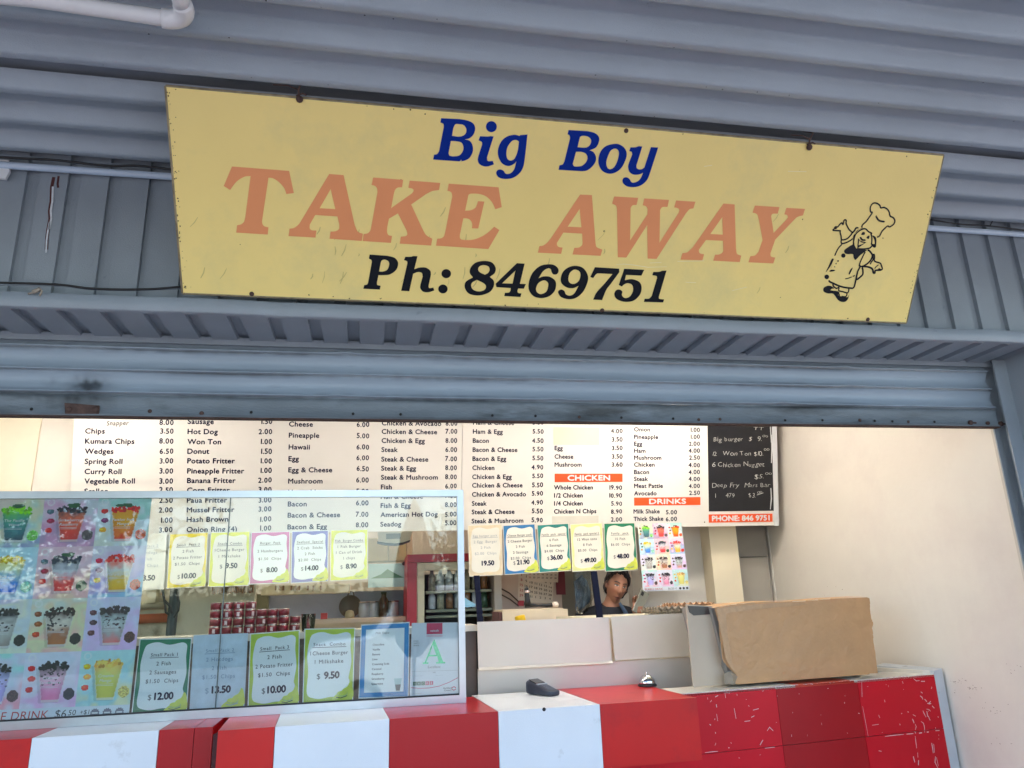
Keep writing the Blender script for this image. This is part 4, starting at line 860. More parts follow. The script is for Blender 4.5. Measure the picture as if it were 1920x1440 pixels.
TILES = [
 dict(bg=[c_(214,190,176), c_(200,196,150), c_(150,190,180), c_(50,90,160)], cup=[c_(110,180,70), c_(80,140,130), c_(60,110,120), c_(50,70,84)], top=c_(130,190,60), leaf=1, fruit=[c_(90,50,60), c_(40,90,60), c_(220,140,60)], dish=c_(130,190,110)),
 dict(bg=[c_(190,190,204), c_(206,150,190), c_(190,70,150), c_(130,50,140)], sx=-.3, cup=[c_(70,40,50), c_(214,120,100), c_(206,84,78), c_(190,70,70)], top=c_(44,34,50), leaf=1, fruit=[c_(80,100,110), c_(150,50,80), c_(210,70,80)], dish=c_(90,80,84)),
 dict(bg=[c_(120,190,180), c_(190,200,210), c_(206,214,222), c_(200,204,190)], sx=-.6, cup=[c_(214,150,60), c_(214,160,60), c_(224,130,60), c_(206,70,60)], top=c_(214,60,50), leaf=1, fruit=[c_(190,40,60), c_(120,60,100), c_(226,170,70)], dish=c_(220,100,70)),
 dict(bg=[c_(150,204,220), c_(170,214,230), c_(150,196,220), c_(110,160,200)], cup=[c_(226,206,120), c_(190,210,200), c_(90,140,200), c_(60,100,190)], top=c_(214,180,60), fruit=[c_(90,50,60), c_(40,90,60), c_(220,140,60)], dish=c_(150,200,180)),
 dict(bg=[c_(220,160,180), c_(222,180,200), c_(226,150,150), c_(226,180,140)], cup=[c_(60,60,70), c_(206,206,214), c_(210,90,90), c_(200,50,60)], top=c_(50,54,70), leaf=1, fruit=[c_(80,100,110), c_(150,40,70), c_(214,80,80)], dish=c_(50,80,60)),
 dict(bg=[c_(200,190,210), c_(206,170,210), c_(120,90,190), c_(60,160,200)], cup=[c_(220,110,100), c_(210,210,204), c_(214,180,100), c_(206,160,60)], top=c_(226,80,70), fruit=[c_(200,50,90), c_(110,60,100), c_(226,180,70)], dish=c_(206,80,50)),
 dict(bg=[c_(190,180,214), c_(214,214,190), c_(190,204,214), c_(206,214,190)], sx=.9, cup=[c_(60,54,60), c_(190,188,184), c_(170,168,164), c_(140,130,124)], top=c_(34,28,32), chunks=1, fruit=[c_(60,50,50), c_(60,50,50), c_(70,50,50)], dish=c_(40,36,40)),
 dict(bg=[c_(196,204,190), c_(214,184,140), c_(206,204,140), c_(226,150,140)], cup=[c_(90,70,70), c_(214,206,196), c_(150,100,76), c_(170,110,70)], top=c_(54,36,36), chunks=1, fruit=[c_(120,70,50), c_(150,90,60), c_(180,80,60)], dish=c_(46,40,42)),
 dict(bg=[c_(190,196,220), c_(196,190,226), c_(204,170,220), c_(206,150,214)], cup=[c_(60,54,60), c_(180,190,190), c_(166,160,160), c_(200,120,120)], top=c_(40,30,36), chunks=1, fruit=[c_(84,44,54), c_(70,44,50), c_(84,40,44)], dish=c_(90,60,60)),
 dict(bg=[c_(120,204,196), c_(190,196,220), c_(206,190,210), c_(220,110,140)], cup=[c_(50,46,54), c_(180,180,214), c_(180,170,216), c_(190,180,220)], top=c_(34,30,36), chunks=1, fruit=[c_(180,60,90), c_(150,60,110), c_(190,70,90)], dish=c_(80,60,60)),
 dict(bg=[c_(200,206,226), c_(214,206,226), c_(206,196,220), c_(214,150,206)], cup=[c_(54,50,60), c_(214,180,196), c_(214,150,180), c_(206,130,160)], top=c_(36,30,38), chunks=1, fruit=[c_(200,60,70), c_(200,60,70), c_(190,50,60)], dish=c_(50,44,50)),
 dict(bg=[c_(140,200,204), c_(150,206,206), c_(120,190,200), c_(196,200,150)], sx=.6, cup=[c_(224,190,130), c_(206,206,140), c_(200,196,120), c_(196,190,120)], top=c_(230,180,120), fruit=[c_(214,180,80), c_(220,160,60), c_(220,90,60)], dish=c_(206,190,130))]
def poster(fr, corners, nx, ny, name, label, cat, overlay=None, seed=2, vivid=1.0):
    sh = Sheet(fr, *corners); img = paint_poster(nx, ny, TILES, seed)
    if vivid != 1.0:
        g = img.mean(axis=2, keepdims=True); img = np.clip(g + (img-g)*vivid, .004, .9)
    vs = []; X, Y = np.meshgrid(np.linspace(0, 1, nx+1), np.linspace(1, 0, ny+1)); c = sh.c
    for a, b_ in zip(X.ravel(), Y.ravel()): vs.append(sh.pt(a, b_, .0014))
    fs = []; cols = []
    for j in range(ny):
        for i in range(nx): k = j*(nx+1)+i; fs.append((k+nx+1, k+nx+2, k+1, k))
    mb = MB(); mb.slab([sh.pt(0, 0), sh.pt(1, 0), sh.pt(1, 1), sh.pt(0, 1)], fr.N, .001); nb = len(mb.f)
    mb.use(1).add(vs, fs)
    if overlay: overlay(mb, sh)
    o = mb.build(name, [PAPERB, print_mat('printed_ink'), mat('white_ink', srgb(226, 228, 232), var=.02), mat('red_ink', srgb(190, 60, 60), var=.05), DKINK, mat('badge_ink', srgb(120, 120, 140), var=.1)])
    ca = o.data.color_attributes.new('ink', 'FLOAT_COLOR', 'CORNER'); arr = np.ones((len(o.data.loops), 4), dtype=np.float32)
    st = nb_loops = sum(len(f) for f in mb.f[:nb]); arr[st:st + nx*ny*4, :3] = np.repeat(img.reshape(-1, 3), 4, axis=0); ca.data.foreach_set('color', arr.ravel())
    return tag(o, label, cat)
def big_overlay(mb, sh):
    names = [['The Pacific', 'Wave'], ['Strawberry', 'Raspberry'], ['Passion fruit', 'Mango'], ['Mango', 'Blue Jazz'], ['Strawberry', 'Raspberry'], ['Passion fruit', 'Mango Jazz'], ['Creamie', 'Classic'], ['', ''], ['Creamie', 'Caramel'], ['', ''], ['Creamie', 'Strawberry'], ['Creamie', 'Mango']]
    for k, (a, b_) in enumerate(names):
        r, c = divmod(k, 3)
        s0 = (c + .5)/3; t0 = 1 - .945*(r + .5)/4
        if a: unit_text(mb.use(2), sh, a, s0, t0 + .004, .0125, 'c', .01, .15, .2)
        if b_: unit_text(mb.use(2), sh, b_, s0, t0 - .016, .0125, 'c', .01, .15, .2)
        for q in range(2): mb.use(2).poly(sh, rect(sh, s0-.05, s0+.05, t0-.026-q*.006, t0-.0245-q*.006), (), .002)
    unit_text(mb.use(3), sh, 'BUBBLE DRINK', .02, .012, .034, 'l', 0, .49, .15)
    unit_text(mb.use(4), sh, '$6.', .55, .014, .032, 'l', 0, .1, .15); unit_text(mb.use(4), sh, '50', .63, .022, .022, 'l', 0, .1, .15); unit_text(mb.use(4), sh, '+$1', .70, .024, .018, 'l', 0, .1, .15)
    mb.use(3).poly(sh, rect(sh, .63, .665, .010, .016), (), .002); mb.use(3).poly(sh, rect(sh, .70, .74, .010, .016), (), .002)
    for i in range(3):
        pts = []
        for k in range(24):
            r_ = .030 if k % 2 else .024; pts.append((.79 + i*.075 + r_*math.cos(k*math.pi/12), .027 + r_*.68*math.sin(k*math.pi/12)))
        mb.use(5).poly(sh, pts, (), .002); mb.use(2).poly(sh, rect(sh, .772+i*.075, .808+i*.075, .024, .030), (), .0026)
poster(GP, ((-20, 934), (285, 932), (241, 1346), (-76, 1360)), 210, 300, 'drinks_poster', 'large colourful poster of twelve bubble drinks inside the left of the glass screen', 'poster', big_overlay, 2, 1.4)
def small_overlay(mb, sh):
    unit_text(mb.use(3), sh, 'BUBBLE DRINK', .04, .015, .028, 'l', 0, .44); unit_text(mb.use(4), sh, '$6.50 +1', .54, .015, .028, 'l', 0, .18)
    for i in range(3): mb.use(4).poly(sh, ell(.80 + i*.075, .028, .028, .018, 10), (), .002)
poster(FH, ((1195, 982), (1277, 980), (1293, 1106), (1206, 1109)), 75, 112, 'drinks_poster', 'small poster of twelve bubble drinks hanging right of the green bordered Family pack sign', 'poster', small_overlay, 5, 1.25)

# ------------------------------------------------------------------ menu boards, leaning forward
tilt = math.radians(11.7); pm = onY(1455, 985, 5.2)
MF = Frame((0, 5.2, pm.z), (1, 0, 0), (0, -math.sin(tilt), math.cos(tilt)))
menu = empty('menu_board', (.5, 5.2, pm.z), 'long white menu board with navy item names and prices, orange banners and a chalkboard', 'menu board')
def mslab(x0, x1, v0, v1, mt, nm, off=0, th=.018):
    MB().slab([MF.pt(x0, v0, off), MF.pt(x1, v0, off), MF.pt(x1, v1, off), MF.pt(x0, v1, off)], MF.N, th).build(nm, mt, menu)
mA = MF.px(133, 900)[0]; mB = MF.px(866, 880)[0]; mC = MF.px(1449, 900)[0]; mD = MF.px(1458, 900)[0]
mslab(mA, mB - .0015, 0, .95, MENUW, 'board_panel'); mslab(mB + .0015, mC, 0, .95, MENUW, 'board_panel'); mslab(mC + .001, mD, -.002, .95, WHITEP, 'edge_strip', .006)
mb = MB()
capworld = lambda px_, x, y: abs(MF.px(x, y - px_)[1] - MF.px(x, y)[1])
def col_items(x, items, cap, xs=.88, align='l', dx=0):
    for s_, y in items:
        base = y + cap * .5; t = (y - 800) / 200; u, v = MF.px(x + dx * t, base)
        mb.text(MF, s_, u, v, capworld(cap, x, base), align=align, bold=.034, xs=xs, off=.0012, spacing=1.05)
def prices(x, items, cap, dx=0, xs=.88):
    rr = random.Random(int(x))
    for s_, y in items:
        base = y + cap * .5; t = (y - 800)/200; u, v = MF.px(x + dx*t, base); k = capworld(cap, x, base)
        # each digit is a separate sticker, set slightly unevenly
        W = 0; parts = []
        for ch_ in reversed(s_):
            vs, fs = glyphs(ch_, .02); wd = (vs[:, 0].max() - vs[:, 0].min()) * k / CAPH * xs
            parts.append((ch_, W, wd)); W += wd + (.14 * k)
        for (ch_, ofs, wd) in parts: mb.text(MF, ch_, u - ofs, v + rr.gauss(0, .03) * k, k * rr.uniform(.96, 1.04), align='r', bold=.032, xs=xs, off=.0014)
c1 = list(zip('Chips|Kumara Chips|Wedges|Spring Roll|Curry Roll|Vegetable Roll|Scallop|Crab Stick|Fish Cake|Nugget'.split('|'), (808, 827, 846, 865, 884, 902, 921, 939, 957, 975)))
col_items(160, c1, 9.4, 1.05, dx=-3)
prices(325, list(zip('8.00 3.50 8.00 6.50 3.00 3.00 3.00 2.50 2.50 2.00 1.00 3.00'.split(), (792, 808, 827, 846, 864, 883, 902, 919, 938, 956, 975, 993))), 9.4, -2, .95)
col_items(352, list(zip('Sausage|Hot Dog|Won Ton|Donut|Potato Fritter|Pineapple Fritter|Banana Fritter|Corn Fritter|Paua Fritter|Mussel Fritter|Hash Brown|Onion Ring (4)'.split('|'), (790, 809, 828, 846, 864, 883, 901, 919, 938, 956, 974, 993))), 9.2, 1.07, dx=-2)
prices(510, list(zip('1.50 2.00 1.00 1.50 1.00 1.00 2.00 3.00 3.00 3.00 1.00 1.00'.split(), (790, 809, 828, 846, 864, 882, 900, 918, 937, 954, 973, 990))), 9.2, -2, .95)
col_items(542, list(zip('Cheese|Pineapple|Hawaii|Egg|Egg & Cheese|Mushroom|Vegetable|Bacon|Bacon & Cheese|Bacon & Egg'.split('|'), (795, 816, 838, 860, 881, 902, 923, 945, 966, 988))), 8.9, 1.07, dx=-3)
prices(692, list(zip('6.00 5.00 6.00 6.00 6.50 6.00 5.00 6.00 7.00 8.00'.split(), (796, 817, 838, 858, 879, 900, 921, 943, 964, 984))), 8.8, -2, .95)
col_items(716, list(zip('Chicken & Avocado|Chicken & Cheese|Chicken & Egg|Steak|Steak & Cheese|Steak & Egg|Steak & Mushroom|Fish|Fish & Cheese|Fish & Egg|American Hot Dog|Seadog'.split('|'), (793, 809, 826, 843, 861, 878, 895, 913, 931, 948, 965, 983))), 8.5, 1.06, dx=-3)
prices(857, list(zip('8.00 7.00 8.00 6.00 7.00 8.00 8.00 6.00 7.00 8.00 5.00 5.00'.split(), (794, 809, 826, 843, 860, 877, 894, 911, 929, 946, 964, 980))), 8.5, -2, .92)
col_items(887, list(zip('Ham & Cheese|Ham & Egg|Bacon|Bacon & Cheese|Bacon & Egg|Chicken|Chicken & Egg|Chicken & Cheese|Chicken & Avocado|Steak|Steak & Cheese|Steak & Mushroom'.split('|'), (792, 809, 826, 843, 860, 877, 894, 910, 927, 944, 960, 977))), 8.1, 1.04, dx=-3)
prices(1019, list(zip('5.50 5.50 4.50 5.50 5.50 4.90 5.50 5.50 5.90 4.90 5.50 5.90'.split(), (792, 809, 826, 842, 859, 876, 892, 909, 925, 942, 958, 975))), 8.1, -2, 1.0)
col_items(1040, list(zip('Egg|Cheese|Mushroom'.split('|'), (840, 856, 871))), 7.8, 1.02)
col_items(1039, list(zip('Whole Chicken|1/2 Chicken|1/4 Chicken|Chicken N Chips'.split('|'), (914, 929, 944, 959))), 7.8, 1.0)
prices(1167, list(zip('4.00 3.50 3.50 3.50 3.60'.split(), (808, 824, 840, 856, 871))), 7.8, 0, 1.06); prices(1166, list(zip('19.90 10.90 5.90 8.90 2.00'.split(), (914, 929, 944, 959, 974))), 7.8, 0, 1.04)
col_items(1189, list(zip('Onion|Pineapple|Egg|Ham|Mushroom|Chicken|Bacon|Steak|Meat Pattie|Avocado'.split('|'), (805, 819, 832, 845, 858, 871, 885, 898, 911, 925))), 7.6, 1.08)
prices(1312, list(zip('1.00 1.00 2.00 4.00 2.50 4.00 4.00 4.00 4.00 2.50'.split(), (806, 819, 832, 845, 858, 872, 885, 898, 911, 924))), 7.6, 0, 1.08)
col_items(1188, [('Milk Shake', 959), ('Thick Shake', 973)], 7.6, 1.05); prices(1269, [('5.00', 960), ('6.00', 973)], 7.6, 0, 1.1)
mb.build('item_lettering', INK, menu)
mb = MB(); u, v = MF.px(200, 798); x = u
for i, ch_ in enumerate('Snapper'):
    mb.text(MF, ch_, x, v + (i % 2) * .002 + i*.0006, .028, bold=.01, xs=.9, shear=.15, off=.0014, rot=.06); vs, fs = glyphs(ch_, 0); x += (vs[:, 0].max() - vs[:, 0].min()) * .026/CAPH*.9 + .006
mb.build('handwriting', DKINK, menu)
def banner(x0, y0, x1, y1, st, nm, cap, mt=ORNG, wd=.62):
    a = MF.px(x0, y1); b_ = MF.px(x1, y0); mb = MB()
    mb.use(0).slab([MF.pt(a[0], a[1], .002), MF.pt(b_[0], a[1], .002), MF.pt(b_[0], b_[1], .002), MF.pt(a[0], b_[1], .002)], MF.N, .002)
    if st: mb.use(1).text(MF, st, (a[0]+b_[0])/2, a[1] + (b_[1]-a[1])*.2, (b_[1]-a[1])*.6, width=(b_[0]-a[0])*wd, align='c', bold=.05, off=.0032)
    mb.build(nm, [mt, WHITEP], menu)
banner(1040, 888, 1167, 904, 'CHICKEN', 'orange_banner', 9); banner(1189, 932, 1313, 948, 'DRINKS', 'orange_banner', 9, wd=.55); banner(1329, 963, 1448, 980, 'PHONE: 846 9751', 'orange_banner', 9, wd=.90)
banner(1329, 780, 1448, 959, '', 'chalkboard', 9, mat('chalkboard_black', srgb(18, 20, 28), rough=.4, var=.3, vscale=10))
banner(1038, 802, 1124, 834, '', 'cover_sheet', 9, mat('masking', srgb(224, 214, 188), rough=.6, var=.05)); banner(1035, 967, 1122, 985, '', 'cover_sheet', 9, mat('masking2', srgb(214, 210, 200), rough=.6, var=.05))
mb = MB(); rr = random.Random(8)
def chalk(st, x, y, cap, x1=None, slope=0):
    """handwritten line: thin letters, each set unevenly"""
    k = capworld(cap, x, y); u, v = MF.px(x, y); w0 = 0; L = []
    for ch_ in st:
        if ch_ == ' ': w0 += k*.55; continue
        vs, fs = glyphs(ch_, -.018); wd = (vs[:, 0].max()-vs[:, 0].min())*k/CAPH; L.append((ch_, w0)); w0 += wd + k*.16
    sc = (MF.px(x1, y)[0] - u) / w0 if x1 else 1
    for ch_, o_ in L: mb.text(MF, ch_, u + o_*sc, v + rr.gauss(0, .05)*k + slope*o_, k*rr.uniform(.9, 1.15), xs=sc*.95, bold=-.016, shear=rr.uniform(-.05, .3), rot=rr.gauss(0, .06), off=.0028)
chalk('Big burger  $  9.', 1338, 828, 8, 1429, .03); chalk('00', 1429, 820, 4, 1441)
chalk('12  Won Ton $10.', 1336, 854, 8, 1432); chalk('00', 1432, 845, 4, 1443); chalk('6 Chicken Nugget', 1335, 876, 8, 1434, .02); chalk('$5.', 1414, 897, 8, 1433); chalk('00', 1434, 890, 4, 1448)
chalk('Deep Fry  Mars Bar', 1335, 914, 8, 1444); chalk('1    479      $3.', 1341, 933, 8, 1417); chalk('00', 1419, 925, 4, 1430); chalk('TT', 1412, 806, 5, 1432)
mb.stroke(MF, [MF.px(1419, 928), MF.px(1431, 924)], .004, .0028)
mb.build('chalk_writing', mat('chalk', srgb(205, 205, 200), rough=.9, var=.2, vscale=80), menu)
mb = MB()
for pts in ([(1446, 815), (1447, 840), (1446, 868)], [(1444, 800), (1446, 830)], [(1445, 915), (1446, 935), (1444, 955)]):
    mb.stroke(MF, [MF.px(*p) for p in pts], .010, .0029, True)
mb.build('worn_edge', WHITEP, menu)
u, v = MF.px(1321, 979); MB().lathe(MF.pt(u, v, .001), [(.005, 0), (.004, .002)], 8, MF.N).build('screw', RUST, menu)
# ------------------------------------------------------------------ fryer guard behind the counter
YG0 = 4.03
def yf(X): return YG0 + (X + .2) * .045          # the guard runs slightly askew
A = planhit(893, 1165, (-.5, yf(-.5)), (2, yf(2))); B = planhit(1287, 1149, (-.5, yf(-.5)), (2, yf(2)))
gv = Vector((1, .045, 0)).normalized(); KF = Frame((A.x, A.y, 1.45), gv, (0, 0, 1))
guard = empty('splash_guard', (1, 4.05, 0), 'pale steel splash guard panels standing behind the counter, below the price signs', 'splash guard')
def kpoly(pxs, off, mt, nm, th=.004, fr=KF, par=guard): MB().slab([fr.pt(*fr.px(*p), off) for p in pxs][::-1], fr.N, th).build(nm, mt, par)
kpoly([(893, 1166), (1138, 1157), (1144, 1238), (895, 1251)], .03, GREYP, 'upper_panel', .005)
kpoly([(1140, 1156), (1286, 1149), (1293, 1229), (1147, 1237)], .05, mat('grey_panel_warm', srgb(214, 206, 188), rough=.42, var=.05), 'upper_panel', .005)
tl = [KF.px(895, 1251), KF.px(1144, 1238)]
mb = MB(); P = [KF.pt(tl[0][0], tl[0][1], .028), KF.pt(tl[1][0], tl[1][1], .028), KF.pt(tl[1][0], tl[1][1] - .012, .045), KF.pt(tl[0][0], tl[0][1] - .012, .045)]
mb.add(P, [(3, 2, 1, 0)]); mb.build('bend_strip', GREYP, guard)
kpoly([(895, 1254), (1300, 1231), (1304, 1345), (897, 1365)], .012, GREYP, 'lower_panel', .005)
kpoly([(878, 1249), (892, 1248), (892, 1320), (872, 1345)], -.05, mat('cardboard_side', srgb(176, 156, 128), rough=.7), 'side_flap', .004)
xk = A.x; X0 = -2.6
mb = MB(); P = [(X0, yf(X0), 1.435), (xk + .01, yf(xk), 1.435), (xk + .01, yf(xk) + .30, 1.435), (X0, yf(X0) + .30, 1.435)]
o = MB().slab(P, (0, 0, 1), .03)
tag(o.build('shelf', mat('greasy_cream', srgb(206, 200, 186), rough=.45, var=.08)), 'long cream shelf behind the glass screen carrying the stacked tins', 'shelf')
o = MB().wallbox((X0, yf(X0) + .02), (xk, yf(xk) + .02), .04, .2, 1.402)
tag(o.build('fryer_back', mat('fryer_dark', srgb(92, 78, 68), rough=.5, var=.25, vscale=8, dirt=srgb(150, 140, 130), dscale=5)), 'dark greasy back panel of the fryers seen between the signs in the glass', 'panel')
for (x0_, y0_, x1_, y1_, w_) in ((894, 1079, 901, 1168, .030), (1114, 1071, 1126, 1162, .034)):
    a = onY(x0_, y0_, 4.28); b_ = onY(x1_, y1_, 4.12); b_ = b_ + (b_ - a) * .1; d = Vector((w_/2, 0, 0)); mb = MB()
    vs = [b_ - d, b_ + d, a + d, a - d]; mb.slab(vs, (0, -1, 0), .02)
    tag(mb.build('support_bar', mat('dark_blue_steel', srgb(18, 22, 42), rough=.8, spec=.1, var=.1)), 'dark blue upright bar %s' % ('behind the left end of the splash guard' if x0_ < 1000 else 'between the plastic bag and the person'), 'support bar', 'dark uprights behind the splash guard')

# white hood top and cream boxes
hA = KF.pt(KF.px(1106, 1158)[0], 0, -.03); hB = KF.pt(KF.px(1300, 1149)[0], 0, -.03)
zh = onY(1200, 1155, hA.y).z
o = MB().wallbox((hA.x, hA.y), (hB.x + .5, hB.y + .02), .62, .3, zh)
tag(o.build('work_cabinet', mat('cream_enamel', srgb(236, 226, 200), rough=.35, var=.03)), 'cream enamel cabinet in front of the person, with egg trays on top', 'cabinet')
def pbox(x0, y0, x1, y1, Y, depth, nm, mt, lab, cat, bev=0):
    a = onY(x0, y1, Y); c = onY(x1, y0, Y); o = MB().box(a.x, c.x, Y, Y + depth, a.z, c.z).build(nm, mt); return tag(o, lab, cat)
bx = empty('microwave_oven', onY(1000, 1170, 4.9), 'cream boxy oven below the calendars', 'oven')
a = onY(943, 1180, 4.9); c = onY(1056, 1140, 4.9)
MB().box(a.x, c.x, 4.9, 5.25, a.z - .2, c.z).build('case', mat('cream_case', srgb(226, 206, 176), rough=.4, var=.05), bx)
MB().box(a.x - .02, a.x - .001, 4.91, 5.2, a.z - .2, c.z - .012).build('side_vent', mat('vent_dark', srgb(90, 50, 46), rough=.6), bx)
MB().box(c.x + .004, c.x + .05, 4.98, 5.22, a.z - .2, c.z - .008).build('end_panel', mat('cream_case', srgb(226, 206, 176)), bx)
a = onY(977, 1168, 4.4)
mb = MB(); ax = Vector((-.18, 0, 1)).normalized(); mb.lathe(a - ax*.06, [(.03, 0), (.031, .06), (.030, .098), (.026, .102)], 20, ax); tag(mb.build('yellow_cap', mat('yellow_plastic', srgb(232, 186, 20), rough=.35, var=.05)), 'tilted yellow bottle cap behind the splash guard', 'cap')

# egg trays
def tray(x, y, Y, mt, lab, z, ang=0):
    mb = MB(); c = onY(x, y, Y); cx_, cy_ = c.x, Y; n = 36; W, D = .24, .28
    vs = []; 
    for j in range(n+1):
        for i in range(n+1):
            u = i/n; v = j/n; hgt = .012 + .009*math.cos(u*2*math.pi*6)*math.cos(v*2*math.pi*6) + (.006 if (i in (0, n) or j in (0, n)) else 0)
            vs.append((cx_ + (u-.5)*W, cy_ + v*D, z + hgt))
    fs = [(j*(n+1)+i, j*(n+1)+i+1, (j+1)*(n+1)+i+1, (j+1)*(n+1)+i) for j in range(n) for i in range(n)]
    mb.smooth = True; mb.add(vs, fs); vs2 = [(a_, b_, c_ - .006) for a_, b_, c_ in vs]; mb.add(vs2, [f[::-1] for f in fs])
    return tag(mb.build('egg_tray', mt), lab, 'egg tray', 'egg trays on the cream cabinet')
PULP = mat('grey_pulp', srgb(150, 140, 126), rough=.95, var=.15, bump=.6, bscale=150)
PULP2 = mat('brown_pulp', srgb(190, 150, 116), rough=.95, var=.15, bump=.6, bscale=150)
tray(1268, 1140, 4.25, PULP, 'grey pulp egg tray at the bottom of the pile left of the brown paper', zh + .006)
tray(1272, 1140, 4.27, PULP, 'grey pulp egg tray on top of another beside the brown paper', zh + .018)
tray(1296, 1132, 4.55, PULP2, 'brown pulp egg tray behind the grey ones', zh + .02)
tray(1306, 1132, 4.57, PULP2, 'upper brown pulp egg tray behind the brown paper corner', zh + .034)

# ------------------------------------------------------------------ warmer cabinet covered in brown paper
k0 = onZ(1365, 1283, ZT + .012); k1 = onZ(1643, 1262, ZT + .012); kd = (k1 - k0).normalized()
BF = Frame((k0.x, k0.y, ZT + .012), (kd.x, kd.y, 0), (0, 0, 1))
cab = empty('display_cabinet', ((k0.x+k1.x)/2, (k0.y+k1.y)/2, ZT), 'countertop display cabinet with its front covered by creased brown paper', 'display cabinet')
out = [(1335, 1140), (1370, 1133), (1440, 1128), (1500, 1127), (1560, 1122), (1620, 1119), (1627, 1122), (1628, 1140), (1631, 1160), (1634, 1168), (1632, 1176), (1634, 1205), (1639, 1235), (1643, 1262), (1600, 1267), (1530, 1272), (1450, 1278), (1376, 1284), (1374, 1276), (1377, 1266), (1372, 1262), (1362, 1252), (1352, 1240), (1349, 1222), (1346, 1195), (1342, 1165)]
n_ = len(out); uv = [BF.px(*p) for p in out]
# creased sheet: a fine grid clipped to the outline
mb = MB(); mb.smooth = True
us_ = [p[0] for p in uv]; vs_ = [p[1] for p in uv]; NX, NY = 300, 140; u0_, u1_, v0_, v1_ = min(us_), max(us_), min(vs_), max(vs_)
def inside(x, y):
    c = False; j = n_ - 1
    for i in range(n_):
        if (uv[i][1] > y) != (uv[j][1] > y) and x < (uv[j][0]-uv[i][0])*(y-uv[i][1])/(uv[j][1]-uv[i][1]) + uv[i][0]: c = not c
        j = i
    return c
def crease(u, v):
    p = Vector((u*5, v*5, 0)); a = mnoise.noise(p)*.006 + 1.8*(abs(mnoise.noise(p*2.6 + Vector((3, 1, 0))))*.0022 + abs(mnoise.noise(Vector((u*14 + v*9, v*16, 4))))*.0018 + abs(mnoise.noise(Vector((u*30 - v*22, v*34, 8))))*.0008)
    return a + .014
vs2 = []; ok = {}
for j in range(NY+1):
    for i in range(NX+1):
        u = u0_ + (u1_-u0_)*i/NX; v = v0_ + (v1_-v0_)*j/NY; vs2.append(BF.pt(u, v, crease(u, v))); ok[(i, j)] = inside(u + mnoise.noise(Vector((u*30, v*30, 9)))*.0015, v)
fs = [(j*(NX+1)+i, j*(NX+1)+i+1, (j+1)*(NX+1)+i+1, (j+1)*(NX+1)+i) for j in range(NY) for i in range(NX) if ok[(i, j)] and ok[(i+1, j+1)]]
mb.add(vs2, fs); mb.build('brown_paper', CARD, cab)
TAPE = mat('clear_tape', srgb(192, 150, 106), rough=.28, var=.12, vscale=30, bump=.6, bscale=60)
mb = MB(); tp = [BF.px(*p) for p in ((1338, 1141), (1380, 1136), (1440, 1131), (1500, 1129), (1510, 1134), (1440, 1140), (1385, 1146), (1341, 1152))]
mb.poly(BF, tp, (), .0235); mb.build('tape', TAPE, cab)
mb = MB(); tp = [BF.px(*p) for p in ((1340, 1150), (1356, 1150), (1360, 1190), (1368, 1240), (1375, 1262), (1366, 1252), (1355, 1236), (1350, 1200))]
mb.poly(BF, tp, (), .0225); mb.build('tape', TAPE, cab)
mb = MB(); mb.smooth = False
top = [uv[i] for i in (0, 1, 2, 3, 4, 5)]; nrm = BF.N
mb.add([BF.pt(a, c, .012) for a, c in top] + [BF.pt(a - .02, c + .004, -.12) for a, c in top], [(i, i+1, 7+i, 6+i) for i in range(5)]); mb.build('paper_fold', CARD, cab)
ka = BF.px(1372, 1283)[0]; kb = BF.px(1640, 1262)[0]; kh = BF.px(1500, 1132)[1]
mb = MB(); mb.slab([BF.pt(ka, .0, -.01), BF.pt(kb, .0, -.01), BF.pt(kb - .02, kh, -.01), BF.pt(ka - .07, kh, -.01)], BF.N, .30); mb.build('case', mat('cabinet_grey', srgb(150, 148, 144), rough=.4, metal=.3, var=.06), cab)
# dark smoked end pane
eg = [(1286, 1133), (1341, 1137), (1350, 1175), (1354, 1215), (1352, 1248), (1368, 1283), (1300, 1289)]
EF = Frame(BF.pt(ka, 0, -.035), BF.U, BF.V)
kpoly(eg, 0, mat('smoked_end', srgb(192, 174, 150), rough=.5, var=.08, vscale=5), 'end_pane', .006, EF, cab)
kpoly([(1289, 1136), (1338, 1138), (1342, 1148), (1330, 1152), (1300, 1154), (1292, 1148)], .004, mat('smoked_band', srgb(72, 66, 64), rough=.2, var=.2, coat=.4), 'handle_recess', .003, EF, cab)
mb = MB(); P = [BF.px(*p) for p in ((1355, 1262), (1368, 1258), (1376, 1268), (1374, 1284), (1356, 1280))]
mb.add([BF.pt(a, c, .012 + (.02 if i == 2 else 0)) for i, (a, c) in enumerate(P)], [(4, 3, 2, 1, 0)]); mb.build('torn_corner', mat('tape_grey', srgb(150, 134, 112), rough=.5, var=.2, vscale=30), cab)

# ------------------------------------------------------------------ card reader
c = onZ(1018, 1303, ZT); th = math.radians(-62)
rd = empty('card_reader', (c.x, c.y, ZT), 'black handheld card payment terminal lying on the white counter panel', 'card terminal')
def loc(x, y, z, cc=c, t=th): return Vector((cc.x + x*math.cos(t) - y*math.sin(t), cc.y + x*math.sin(t) + y*math.cos(t), ZT + z))
DKP = mat('dark_plastic', srgb(38, 46, 62), rough=.35, var=.05)
mb = MB(); mb.smooth = True
